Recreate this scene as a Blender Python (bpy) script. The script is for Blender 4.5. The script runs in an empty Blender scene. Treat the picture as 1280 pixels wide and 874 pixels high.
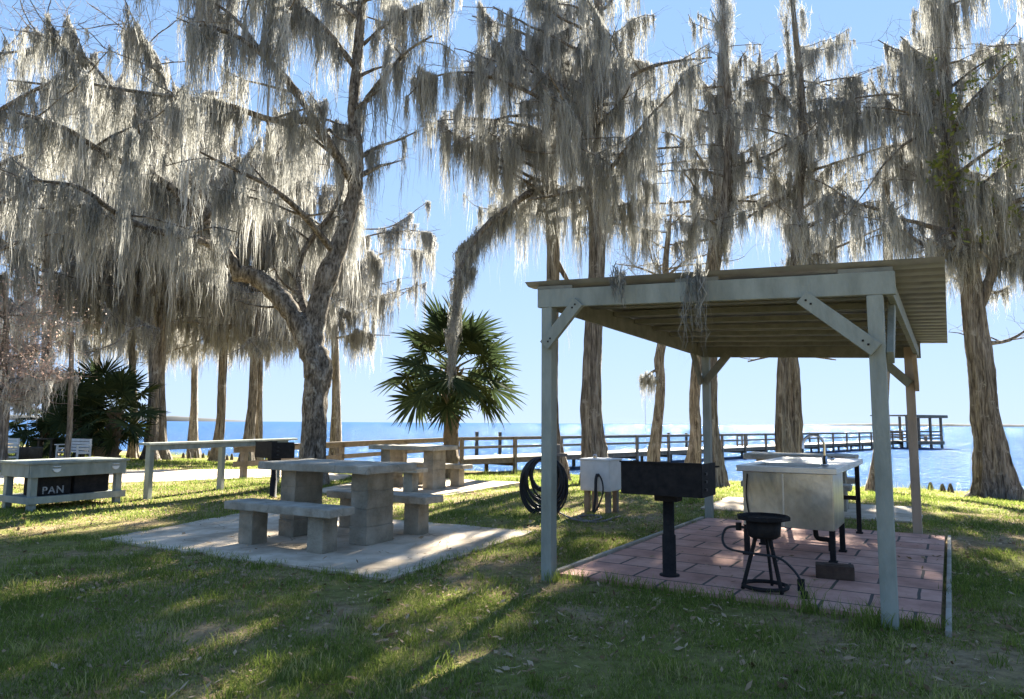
import bpy, bmesh, math, random
import numpy as np
from mathutils import Vector, Matrix

# ------------------------------------------------------------------ camera, world, sun, exposure
SC = bpy.context.scene
COL = SC.collection
EYE = 1.32
FOC = 880.0
PITCH = math.atan((529 - 437) / FOC)
ROLL = math.radians(0.4)
cF = np.array([0, math.cos(PITCH), math.sin(PITCH)])
_R = np.array([1.0, 0, 0]); _U = np.cross(_R, cF)
cR = math.cos(ROLL) * _R + math.sin(ROLL) * _U
cU = -math.sin(ROLL) * _R + math.cos(ROLL) * _U

cam = bpy.data.cameras.new("camera")
cam.sensor_width = 36.0; cam.sensor_fit = 'HORIZONTAL'
cam.lens = FOC / 1280 * 36.0
cam.clip_start = 0.05; cam.clip_end = 20000
cam_o = bpy.data.objects.new("camera", cam); COL.objects.link(cam_o)
M4 = Matrix(((cR[0], cU[0], -cF[0], 0), (cR[1], cU[1], -cF[1], 0), (cR[2], cU[2], -cF[2], EYE), (0, 0, 0, 1)))
cam_o.matrix_world = M4
SC.camera = cam_o

SUN_AZ = math.radians(19.5)      # to the right of straight ahead (+Y), clockwise seen from above
SUN_EL = math.radians(33.0)
world = bpy.data.worlds.new("World"); SC.world = world; world.use_nodes = True
nt = world.node_tree; nt.nodes.clear()
sky = nt.nodes.new('ShaderNodeTexSky'); sky.sky_type = 'NISHITA'; sky.sun_disc = False
sky.sun_elevation = SUN_EL; sky.sun_rotation = SUN_AZ
sky.altitude = 0; sky.air_density = 0.6; sky.dust_density = 0.0; sky.ozone_density = 4.0
# soft shoulder on the sky radiance (as a phone camera compresses it) and a slightly cooler white balance
ma = nt.nodes.new('ShaderNodeVectorMath'); ma.operation = 'MULTIPLY_ADD'; ma.inputs[1].default_value = (1, 1, 1); ma.inputs[2].default_value = (1, 1, 1)
dv = nt.nodes.new('ShaderNodeVectorMath'); dv.operation = 'DIVIDE'
ti = nt.nodes.new('ShaderNodeVectorMath'); ti.operation = 'MULTIPLY'; ti.inputs[1].default_value = (.87, 1.09, 1.50)
bg = nt.nodes.new('ShaderNodeBackground'); bg.inputs[1].default_value = 0.130
wo = nt.nodes.new('ShaderNodeOutputWorld')
nt.links.new(sky.outputs[0], ma.inputs[0]); nt.links.new(sky.outputs[0], dv.inputs[0]); nt.links.new(ma.outputs[0], dv.inputs[1])
nt.links.new(dv.outputs[0], ti.inputs[0]); nt.links.new(ti.outputs[0], bg.inputs[0]); nt.links.new(bg.outputs[0], wo.inputs[0])

sun = bpy.data.lights.new("sun", 'SUN'); sun.energy = 5.0; sun.angle = math.radians(0.5); sun.color = (1.0, 0.93, 0.80)
sun_o = bpy.data.objects.new("sun", sun); COL.objects.link(sun_o)
sd = Vector((math.sin(SUN_AZ) * math.cos(SUN_EL), math.cos(SUN_AZ) * math.cos(SUN_EL), math.sin(SUN_EL)))
sun_o.rotation_euler = sd.to_track_quat('Z', 'Y').to_euler(); sun_o.location = (20, 60, 40)

vs = SC.view_settings
vs.view_transform = 'Standard'; vs.look = 'None'; vs.gamma = 1.0; vs.use_curve_mapping = False
vs.exposure = 2.85
try:
    SC.cycles.max_bounces = 8; SC.cycles.transmission_bounces = 4; SC.cycles.transparent_max_bounces = 8
    SC.cycles.sample_clamp_indirect = 6.0
except Exception:
    pass

# ------------------------------------------------------------------ surveying: photo sight lines turned into places
def _ray(px, py):
    return (px - 640) / FOC * cR - (py - 437) / FOC * cU + cF
def ground_pt(px, py, z=0.0):
    d = _ray(px, py); t = (z - EYE) / d[2]
    return np.array([0, 0, EYE]) + t * d
def at(px, py, Y):
    d = _ray(px, py)
    return np.array([0, 0, EYE]) + (Y / d[1]) * d

SHX = np.array([-200, -60, -36, -21, -10, -1.4, 8.9, 14.3, 20, 30, 60, 200.0])
SHY = np.array([150, 78, 57, 45.5, 37.5, 31.4, 27.2, 24.0, 19.5, 12, -8, -90.0])
def shore_y(x): return np.interp(x, SHX, SHY)
def _h2(ix, iy, s=0):
    n = (ix.astype(np.int64) * 374761393 + iy.astype(np.int64) * 668265263 + s * 974711) & 0x7fffffff
    n = (n ^ (n >> 13)) * 1274126177 & 0x7fffffff
    return ((n ^ (n >> 16)) & 0xffff) / 65535.0
def vnoise(x, y, s=0):
    x = np.asarray(x, float); y = np.asarray(y, float)
    ix = np.floor(x); iy = np.floor(y); fx = x - ix; fy = y - iy
    fx = fx * fx * (3 - 2 * fx); fy = fy * fy * (3 - 2 * fy)
    a = _h2(ix, iy, s); b = _h2(ix + 1, iy, s); c = _h2(ix, iy + 1, s); d = _h2(ix + 1, iy + 1, s)
    return (a * (1 - fx) + b * fx) * (1 - fy) + (c * (1 - fx) + d * fx) * fy
def fbm(x, y, s=0, o=4):
    r = 0; a = .5
    for k in range(o):
        r = r + a * vnoise(x * 2 ** k, y * 2 ** k, s + k); a *= .5
    return r / (1 - .5 ** o)
WATER_Z = -0.8
def gz(x, y):
    x = np.asarray(x, float); y = np.asarray(y, float)
    d = (shore_y(x) - y) * 0.8
    s = np.clip(d / 15.0, 0, 1); s = s * s * (3 - 2 * s)
    z = WATER_Z * (1 - s) - 0.05 * np.clip(-d, 0, 14)
    bump = (fbm(x * .8, y * .8, 5, 3) - .5) * .05 * np.clip((14 - d) / 6, 0, 1)
    return z + bump
def g1(x, y): return float(gz(np.array([x]), np.array([y]))[0])

# ------------------------------------------------------------------ materials
def nmat(name):
    m = bpy.data.materials.new(name); m.use_nodes = True
    n = m.node_tree; b = n.nodes['Principled BSDF']
    return m, n, b
def N(n, t, **k):
    o = n.nodes.new(t)
    for a, v in k.items(): setattr(o, a, v)
    return o
def ramp(n, stops):
    r = n.nodes.new('ShaderNodeValToRGB'); e = r.color_ramp.elements
    while len(e) < len(stops): e.new(0.5)
    for q, (p, c) in zip(e, stops):
        q.position = p; q.color = (*c, 1) if len(c) == 3 else c
    return r
def noise_mat(name, c1, c2, scale=6.0, rough=0.85, bump=0.15, bscale=None, stretch=(1, 1, 1), metal=0.0, c3=None, spec=0.3, detail=6, dist=0.02):
    m, n, b = nmat(name)
    tc = N(n, 'ShaderNodeTexCoord'); mp = N(n, 'ShaderNodeMapping'); mp.inputs['Scale'].default_value = stretch
    n.links.new(tc.outputs['Object'], mp.inputs[0])
    ns = N(n, 'ShaderNodeTexNoise'); ns.inputs['Scale'].default_value = scale; ns.inputs['Detail'].default_value = detail
    ns.inputs['Roughness'].default_value = .65
    n.links.new(mp.outputs[0], ns.inputs['Vector'])
    st = [(.32, c1), (.68, c2)] if c3 is None else [(.25, c1), (.52, c2), (.75, c3)]
    r = ramp(n, st); n.links.new(ns.outputs['Fac'], r.inputs[0]); n.links.new(r.outputs[0], b.inputs['Base Color'])
    b.inputs['Roughness'].default_value = rough; b.inputs['Metallic'].default_value = metal
    b.inputs['Specular IOR Level'].default_value = spec
    if bump:
        n2 = N(n, 'ShaderNodeTexNoise'); n2.inputs['Scale'].default_value = bscale or scale * 4; n2.inputs['Detail'].default_value = 5
        n.links.new(mp.outputs[0], n2.inputs['Vector'])
        bp = N(n, 'ShaderNodeBump'); bp.inputs['Strength'].default_value = bump; bp.inputs['Distance'].default_value = dist
        n.links.new(n2.outputs['Fac'], bp.inputs['Height']); n.links.new(bp.outputs[0], b.inputs['Normal'])
    return m

M = {}
M['paint'] = noise_mat('grey_green_paint', (.165, .18, .152), (.25, .27, .232), 7, .65, .2, 60, (1, 1, .3), c3=(.31, .33, .285))
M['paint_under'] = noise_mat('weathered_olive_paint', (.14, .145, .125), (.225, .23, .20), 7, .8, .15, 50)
M['raw_wood'] = noise_mat('tan_post_wood', (.34, .27, .20), (.46, .37, .28), 8, .8, .2, 40, (1, 1, .15))
M['metal_roof'] = noise_mat('galvanised_roof', (.25, .25, .25), (.41, .41, .41), 4, .5, .08, 20, metal=.3)
M['concrete'] = noise_mat('old_concrete', (.19, .172, .135), (.35, .325, .265), 5, .95, .5, 45, c3=(.45, .415, .35))
M['block'] = noise_mat('concrete_block', (.15, .135, .10), (.29, .26, .20), 4, .95, .6, 60, c3=(.37, .335, .27))
M['slab'] = noise_mat('slab_concrete', (.38, .315, .235), (.52, .43, .32), 2.2, .95, .3, 60, c3=(.60, .51, .39))
M['black'] = noise_mat('black_iron', (.008, .008, .009), (.024, .021, .02), 14, .7, .15, 60, spec=.15)
M['blackwood'] = noise_mat('dark_wet_wood', (.05, .042, .032), (.10, .085, .065), 9, .85, .3, 40)
M['rubber'] = noise_mat('black_rubber', (.012, .012, .013), (.025, .025, .027), 10, .45, .05)
M['dock'] = noise_mat('dock_timber', (.10, .085, .065), (.20, .17, .13), 6, .85, .3, 30)
M['deck'] = noise_mat('deck_boards', (.30, .26, .21), (.42, .38, .31), 5, .85, .3, 30)
M['rail'] = noise_mat('brown_rail_wood', (.13, .108, .085), (.23, .195, .155), 6, .85, .3, 30)
M['white'] = noise_mat('white_paint', (.55, .54, .52), (.70, .69, .67), 5, .6, .05)
M['plasticwhite'] = noise_mat('grey_white_plastic', (.50, .49, .46), (.62, .61, .57), 5, .55, .05)
M['steel'] = noise_mat('stainless_sheet', (.30, .29, .265), (.60, .58, .53), 2.2, .30, .28, 1.6, (1, 1, .55), metal=.95, dist=.10)
M['steel_top'] = noise_mat('stainless_counter', (.48, .46, .42), (.64, .62, .57), 4, .35, .08, 10, metal=.7)
M['chrome'] = noise_mat('chrome', (.5, .5, .52), (.62, .62, .64), 5, .15, 0, metal=1.0)
M['brownblock'] = noise_mat('wood_block', (.04, .025, .018), (.085, .056, .04), 9, .9, .3, 40)
M['bark_oak'] = noise_mat('oak_bark', (.045, .038, .03), (.19, .16, .125), 9, .95, 1, 22, (1, 1, .35), c3=(.34, .30, .25), dist=.06)
M['bark_cyp'] = noise_mat('cypress_bark', (.045, .034, .026), (.18, .148, .115), 9, .95, 1, 20, (1, 1, .10), c3=(.38, .34, .285), dist=.05)
M['bark_grey'] = noise_mat('grey_bark', (.07, .058, .048), (.24, .205, .17), 9, .95, 1, 20, (1, 1, .14), dist=.04)
def bark_mat(name, dark, mid, light, lichen, stretch, scale=9, la=.62):
    m, n, b = nmat(name)
    tc = N(n, 'ShaderNodeTexCoord'); mp = N(n, 'ShaderNodeMapping'); mp.inputs['Scale'].default_value = stretch
    n.links.new(tc.outputs['Object'], mp.inputs[0])
    a = N(n, 'ShaderNodeTexNoise'); a.inputs['Scale'].default_value = scale; a.inputs['Detail'].default_value = 8; a.inputs['Roughness'].default_value = .75; a.inputs['Distortion'].default_value = .6
    f = N(n, 'ShaderNodeTexNoise'); f.inputs['Scale'].default_value = scale * 3.2; f.inputs['Detail'].default_value = 4
    l = N(n, 'ShaderNodeTexNoise'); l.inputs['Scale'].default_value = 2.6; l.inputs['Detail'].default_value = 7; l.inputs['Roughness'].default_value = .72
    n.links.new(mp.outputs[0], a.inputs['Vector']); n.links.new(mp.outputs[0], f.inputs['Vector']); n.links.new(tc.outputs['Object'], l.inputs['Vector'])
    ad = N(n, 'ShaderNodeMath', operation='MULTIPLY_ADD'); ad.inputs[1].default_value = .55
    sb = N(n, 'ShaderNodeMath', operation='SUBTRACT'); sb.inputs[1].default_value = .27
    n.links.new(a.outputs['Fac'], sb.inputs[0]); n.links.new(f.outputs['Fac'], ad.inputs[0]); n.links.new(sb.outputs[0], ad.inputs[2])
    r = ramp(n, [(.34, dark), (.50, mid), (.64, light)]); n.links.new(ad.outputs[0], r.inputs[0])
    lr_ = ramp(n, [(la - .05, (0, 0, 0)), (la + .05, (1, 1, 1))]); n.links.new(l.outputs['Fac'], lr_.inputs[0])
    mx = N(n, 'ShaderNodeMix', data_type='RGBA'); n.links.new(lr_.outputs[0], mx.inputs['Factor']); n.links.new(r.outputs[0], mx.inputs['A']); mx.inputs['B'].default_value = (*lichen, 1)
    n.links.new(mx.outputs['Result'], b.inputs['Base Color']); b.inputs['Roughness'].default_value = .95; b.inputs['Specular IOR Level'].default_value = .1
    bp = N(n, 'ShaderNodeBump'); bp.inputs['Strength'].default_value = 1; bp.inputs['Distance'].default_value = .10
    n.links.new(ad.outputs[0], bp.inputs['Height']); n.links.new(bp.outputs[0], b.inputs['Normal'])
    return m
M['bark_oak'] = bark_mat('oak_bark', (.04, .034, .027), (.17, .145, .115), (.34, .305, .255), (.42, .41, .36), (1, 1, .35), 8)
M['bark_cyp'] = bark_mat('cypress_bark', (.055, .047, .04), (.185, .162, .137), (.335, .305, .265), (.40, .385, .35), (1, 1, .09), 9, .64)
M['bark_grey'] = bark_mat('grey_bark', (.06, .05, .042), (.23, .20, .165), (.40, .36, .31), (.46, .44, .40), (1, 1, .12), 9, .62)
M['palmtrunk'] = noise_mat('palm_trunk', (.09, .065, .04), (.22, .165, .11), 9, .95, .9, 18, (1, 1, .5), dist=.05)
M['dirt'] = noise_mat('soil', (.10, .075, .05), (.2, .155, .11), 4, 1, .4)
M['wicker'] = noise_mat('wicker', (.3, .2, .1), (.45, .32, .18), 30, .8, .4, 60)
M['lampglass'] = noise_mat('yellowed_cap', (.20, .19, .08), (.30, .28, .13), 10, .5, .1)
M['farland'] = noise_mat('far_wooded_shore', (.035, .042, .045), (.065, .068, .068), .004, 1, 0)

def moss_mat(name, dark, mid, light, transl=.45):
    m, n, b = nmat(name)
    at_ = N(n, 'ShaderNodeAttribute', attribute_name='tint')
    tc = N(n, 'ShaderNodeTexCoord'); ns = N(n, 'ShaderNodeTexNoise'); ns.inputs['Scale'].default_value = 26; ns.inputs['Detail'].default_value = 3
    n.links.new(tc.outputs['Object'], ns.inputs['Vector'])
    mx = N(n, 'ShaderNodeMath', operation='MULTIPLY_ADD'); mx.inputs[1].default_value = .5
    sb = N(n, 'ShaderNodeMath', operation='SUBTRACT'); sb.inputs[1].default_value = .25
    n.links.new(ns.outputs['Fac'], mx.inputs[0]); n.links.new(at_.outputs['Fac'], sb.inputs[0]); n.links.new(sb.outputs[0], mx.inputs[2])
    r = ramp(n, [(.1, dark), (.5, mid), (.95, light)]); n.links.new(mx.outputs[0], r.inputs[0])
    n.links.new(r.outputs[0], b.inputs['Base Color']); b.inputs['Roughness'].default_value = .9; b.inputs['Specular IOR Level'].default_value = .1
    tr = N(n, 'ShaderNodeBsdfTranslucent'); n.links.new(r.outputs[0], tr.inputs[0])
    ms = N(n, 'ShaderNodeMixShader'); ms.inputs[0].default_value = transl
    out = n.nodes['Material Output']
    n.links.new(b.outputs[0], ms.inputs[1]); n.links.new(tr.outputs[0], ms.inputs[2]); n.links.new(ms.outputs[0], out.inputs[0])
    return m
M['moss'] = moss_mat('spanish_moss', (.175, .175, .158), (.37, .368, .338), (.62, .61, .575), .40)
M['moss_far'] = moss_mat('spanish_moss_pale', (.20, .193, .175), (.38, .37, .335), (.60, .585, .545), .38)
M['frond'] = moss_mat('palm_leaf', (.02, .033, .014), (.046, .066, .027), (.115, .13, .052), .28)
M['grass'] = moss_mat('grass_blades', (.105, .15, .03), (.235, .29, .058), (.50, .43, .21), .5)
M['leaf'] = moss_mat('new_leaves', (.10, .13, .03), (.16, .19, .05), (.24, .25, .08), .4)
M['pinkbud'] = moss_mat('pink_buds', (.72, .46, .36), (.82, .62, .52), (.86, .76, .68), .6)  # pink bud colour, paled so the maple looks sunlit
M['twig'] = noise_mat('twig_bark', (.12, .10, .09), (.24, .21, .19), 5, .95, 0)
M['twig_pale'] = noise_mat('pale_pink_twigs', (.34, .22, .18), (.52, .40, .34), 5, .95, 0)  # lighter copy of the twig bark, sunlight put into the colour
M['litter'] = moss_mat('fallen_leaves', (.12, .07, .035), (.30, .20, .11), (.46, .35, .23), .15)

def ground_material():
    m, n, b = nmat('lawn_soil')
    tc = N(n, 'ShaderNodeTexCoord')
    a = N(n, 'ShaderNodeTexNoise'); a.inputs['Scale'].default_value = .55; a.inputs['Detail'].default_value = 7; a.inputs['Roughness'].default_value = .62
    c = N(n, 'ShaderNodeTexNoise'); c.inputs['Scale'].default_value = 9; c.inputs['Detail'].default_value = 6; c.inputs['Roughness'].default_value = .75
    for q in (a, c): n.links.new(tc.outputs['Object'], q.inputs['Vector'])
    r1 = ramp(n, [(.34, (.13, .155, .045)), (.46, (.20, .19, .07)), (.54, (.29, .22, .125)), (.66, (.35, .27, .18))])
    r2 = ramp(n, [(.3, (.45, .42, .38)), (.5, (.9, .9, .85)), (.72, (1.35, 1.3, 1.15))])
    n.links.new(a.outputs['Fac'], r1.inputs[0]); n.links.new(c.outputs['Fac'], r2.inputs[0])
    mx = N(n, 'ShaderNodeMix', data_type='RGBA', blend_type='MULTIPLY'); mx.inputs['Factor'].default_value = 1
    n.links.new(r1.outputs[0], mx.inputs['A']); n.links.new(r2.outputs[0], mx.inputs['B'])
    n.links.new(mx.outputs['Result'], b.inputs['Base Color']); b.inputs['Roughness'].default_value = 1; b.inputs['Specular IOR Level'].default_value = .05
    bp = N(n, 'ShaderNodeBump'); bp.inputs['Strength'].default_value = .9; bp.inputs['Distance'].default_value = .05
    n.links.new(c.outputs['Fac'], bp.inputs['Height']); n.links.new(bp.outputs[0], b.inputs['Normal'])
    return m
M['ground'] = ground_material()

def water_material():
    m, n, b = nmat('lake_water')
    b.inputs['Base Color'].default_value = (.046, .098, .21, 1); b.inputs['Specular IOR Level'].default_value = 0; b.inputs['Roughness'].default_value = .6
    tc = N(n, 'ShaderNodeTexCoord'); mp = N(n, 'ShaderNodeMapping'); mp.inputs['Rotation'].default_value = (0, 0, .5); mp.inputs['Scale'].default_value = (.55, 1.5, 1)
    n.links.new(tc.outputs['Object'], mp.inputs[0])
    a = N(n, 'ShaderNodeTexNoise'); a.inputs['Scale'].default_value = 1.1; a.inputs['Detail'].default_value = 6; a.inputs['Roughness'].default_value = .62
    c = N(n, 'ShaderNodeTexNoise'); c.inputs['Scale'].default_value = .12; c.inputs['Detail'].default_value = 3
    for q in (a, c): n.links.new(mp.outputs[0], q.inputs['Vector'])
    ad = N(n, 'ShaderNodeMath', operation='MULTIPLY_ADD'); ad.inputs[1].default_value = 1.5
    n.links.new(c.outputs['Fac'], ad.inputs[0]); n.links.new(a.outputs['Fac'], ad.inputs[2])
    bp = N(n, 'ShaderNodeBump'); bp.inputs['Strength'].default_value = 1.0; bp.inputs['Distance'].default_value = .7
    n.links.new(ad.outputs[0], bp.inputs['Height']); n.links.new(bp.outputs[0], b.inputs['Normal'])
    gl = N(n, 'ShaderNodeBsdfGlossy'); gl.inputs['Roughness'].default_value = .12; gl.inputs['Color'].default_value = (.85, .93, 1, 1); n.links.new(bp.outputs[0], gl.inputs['Normal'])
    ms = N(n, 'ShaderNodeMixShader'); ms.inputs[0].default_value = .03
    n.links.new(b.outputs[0], ms.inputs[1]); n.links.new(gl.outputs[0], ms.inputs[2]); n.links.new(ms.outputs[0], n.nodes['Material Output'].inputs[0])
    return m
M['water'] = water_material()

def paver_material():
    m, n, b = nmat('red_pavers')
    tc = N(n, 'ShaderNodeTexCoord')
    br = N(n, 'ShaderNodeTexBrick'); br.offset = .5; br.inputs['Scale'].default_value = 1.0
    br.inputs['Brick Width'].default_value = .60; br.inputs['Row Height'].default_value = .42; br.inputs['Mortar Size'].default_value = .013
    br.inputs['Mortar Smooth'].default_value = .2; br.inputs['Bias'].default_value = 0
    br.inputs['Color1'].default_value = (.46, .235, .175, 1); br.inputs['Color2'].default_value = (.54, .31, .24, 1); br.inputs['Mortar'].default_value = (.07, .055, .045, 1)
    n1 = N(n, 'ShaderNodeTexNoise'); n1.inputs['Scale'].default_value = 2.5; n1.inputs['Detail'].default_value = 7; n1.inputs['Roughness'].default_value = .7
    ad = N(n, 'ShaderNodeVectorMath', operation='ADD')
    nn = N(n, 'ShaderNodeTexNoise'); nn.inputs['Scale'].default_value = 3
    sc_ = N(n, 'ShaderNodeVectorMath', operation='SCALE'); sc_.inputs['Scale'].default_value = .018
    n.links.new(tc.outputs['Object'], nn.inputs['Vector']); n.links.new(nn.outputs['Color'], sc_.inputs[0])
    n.links.new(tc.outputs['Object'], ad.inputs[0]); n.links.new(sc_.outputs[0], ad.inputs[1]); n.links.new(ad.outputs[0], br.inputs['Vector'])
    n.links.new(tc.outputs['Object'], n1.inputs['Vector'])
    r = ramp(n, [(.3, (.62, .60, .58)), (.48, (.95, .95, .95)), (.70, (1.25, 1.38, 1.42))]); n.links.new(n1.outputs['Fac'], r.inputs[0])
    mx = N(n, 'ShaderNodeMix', data_type='RGBA', blend_type='MULTIPLY'); mx.inputs['Factor'].default_value = 1
    n.links.new(br.outputs['Color'], mx.inputs['A']); n.links.new(r.outputs[0], mx.inputs['B']); n.links.new(mx.outputs['Result'], b.inputs['Base Color'])
    b.inputs['Roughness'].default_value = .9
    bp = N(n, 'ShaderNodeBump'); bp.inputs['Strength'].default_value = .5; bp.inputs['Distance'].default_value = .01; bp.invert = True
    n.links.new(br.outputs['Fac'], bp.inputs['Height']); n.links.new(bp.outputs[0], b.inputs['Normal'])
    return m
M['paver'] = paver_material()
def crack(m, scale, width, depth):
    """thin dark cracks and grime blotches across a slab"""
    n = m.node_tree; b = n.nodes['Principled BSDF']; src = b.inputs['Base Color'].links[0].from_socket
    tc = N(n, 'ShaderNodeTexCoord'); ns = N(n, 'ShaderNodeTexNoise'); ns.inputs['Scale'].default_value = 2.2; ns.inputs['Detail'].default_value = 5
    sc_ = N(n, 'ShaderNodeVectorMath', operation='SCALE'); sc_.inputs['Scale'].default_value = .45; ad = N(n, 'ShaderNodeVectorMath', operation='ADD')
    n.links.new(tc.outputs['Object'], ns.inputs['Vector']); n.links.new(ns.outputs['Color'], sc_.inputs[0]); n.links.new(tc.outputs['Object'], ad.inputs[0]); n.links.new(sc_.outputs[0], ad.inputs[1])
    v = N(n, 'ShaderNodeTexVoronoi', feature='DISTANCE_TO_EDGE'); v.inputs['Scale'].default_value = scale; n.links.new(ad.outputs[0], v.inputs['Vector'])
    r = ramp(n, [(0, (depth,) * 3), (width, (1, 1, 1))]); n.links.new(v.outputs['Distance'], r.inputs[0])
    g = N(n, 'ShaderNodeTexNoise'); g.inputs['Scale'].default_value = 1.1; g.inputs['Detail'].default_value = 8; g.inputs['Roughness'].default_value = .7; n.links.new(tc.outputs['Object'], g.inputs['Vector'])
    r2 = ramp(n, [(.38, (.74, .72, .68)), (.55, (1, 1, 1))]); n.links.new(g.outputs['Fac'], r2.inputs[0])
    m1 = N(n, 'ShaderNodeMix', data_type='RGBA', blend_type='MULTIPLY'); m1.inputs['Factor'].default_value = 1; n.links.new(src, m1.inputs['A']); n.links.new(r.outputs[0], m1.inputs['B'])
    m2 = N(n, 'ShaderNodeMix', data_type='RGBA', blend_type='MULTIPLY'); m2.inputs['Factor'].default_value = 1; n.links.new(m1.outputs['Result'], m2.inputs['A']); n.links.new(r2.outputs[0], m2.inputs['B'])
    n.links.new(m2.outputs['Result'], b.inputs['Base Color'])
crack(M['slab'], .55, .006, .45)
crack(M['block'], 1.6, .004, .8); crack(M['concrete'], .9, .005, .7)

# ------------------------------------------------------------------ mesh helpers
class Buf:
    """collects verts and quads / tris, built as one mesh object"""
    def __init__(s): s.v = []; s.q = []; s.n = 0; s.t = []
    def add(s, v, f, tint=None):
        v = np.asarray(v, float); f = np.asarray(f, np.int64)
        s.v.append(v); s.q.append(f + s.n); s.n += len(v)
        s.t.append(np.full(len(v), .5) if tint is None else np.asarray(tint, float))
def fast_obj(name, buf, mat, parent=None, smooth=False, loc=None):
    v = np.concatenate(buf.v).astype(np.float32) if buf.v else np.zeros((0, 3), np.float32)
    if loc is not None: v = v - np.asarray(loc, np.float32)
    me = bpy.data.meshes.new(name)
    me.vertices.add(len(v)); me.vertices.foreach_set('co', v.ravel())
    tot = []; idx = []
    for f in buf.q:
        tot.append(np.full(len(f), f.shape[1], np.int32)); idx.append(f.ravel().astype(np.int32))
    tot = np.concatenate(tot); idx = np.concatenate(idx)
    me.loops.add(len(idx)); me.loops.foreach_set('vertex_index', idx)
    me.polygons.add(len(tot)); st = np.concatenate([[0], np.cumsum(tot)[:-1]]).astype(np.int32)
    me.polygons.foreach_set('loop_start', st)
    try: me.polygons.foreach_set('loop_total', tot)
    except Exception: pass
    a = me.attributes.new('tint', 'FLOAT', 'POINT'); a.data.foreach_set('value', np.concatenate(buf.t).astype(np.float32))
    me.update(calc_edges=True)
    if smooth: me.polygons.foreach_set('use_smooth', np.ones(len(tot), bool))
    me.materials.append(mat)
    o = bpy.data.objects.new(name, me); COL.objects.link(o)
    if parent is not None: o.parent = parent
    if loc is not None and parent is None: o.location = loc
    return o

def tube(buf, pts, rad, sides=8, flute=None, cap=True, tint=None):
    pts = np.asarray(pts, float); n = len(pts); rad = np.broadcast_to(np.asarray(rad, float), (n,))
    tg = np.gradient(pts, axis=0); tg /= np.linalg.norm(tg, axis=1)[:, None] + 1e-9
    up = np.array([0, 0, 1.0]) if abs(tg[0][2]) < .9 else np.array([1.0, 0, 0])
    x = np.cross(tg[0], up); x /= np.linalg.norm(x); th = np.arange(sides) * 2 * np.pi / sides
    V = []
    for i in range(n):
        x = x - tg[i] * (x @ tg[i]); x /= np.linalg.norm(x) + 1e-9; y = np.cross(tg[i], x)
        rr = rad[i] * (np.ones(sides) if flute is None else flute(i, th))
        V.append(pts[i] + (rr * np.cos(th))[:, None] * x + (rr * np.sin(th))[:, None] * y)
    V = np.concatenate(V); k = np.arange(sides); F = []
    for i in range(n - 1):
        a = i * sides; b = a + sides; k2 = (k + 1) % sides
        F.append(np.stack([a + k, a + k2, b + k2, b + k], 1))
    buf.add(V, np.concatenate(F), None if tint is None else np.full(len(V), tint))
    if cap and sides >= 6:
        for e, s_ in ((0, -1), (n - 1, 1)):
            base = V[e * sides:(e + 1) * sides]; c = pts[e]
            vv = np.concatenate([base, [c]]); ff = np.stack([k, (k + 1) % sides, np.full(sides, sides)], 1)
            if s_ < 0: ff = ff[:, ::-1]
            buf.add(vv, ff)

def smoothpath(p, k=4):
    p = np.asarray(p, float); out = []
    q = np.concatenate([[2 * p[0] - p[1]], p, [2 * p[-1] - p[-2]]])
    for i in range(1, len(q) - 2):
        for t in np.arange(k) / k:
            a, b, c, d = q[i - 1], q[i], q[i + 1], q[i + 2]
            out.append(.5 * ((2 * b) + (c - a) * t + (2 * a - 5 * b + 4 * c - d) * t * t + (3 * b - a - 3 * c + d) * t ** 3))
    out.append(p[-1]); return np.array(out)

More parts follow.
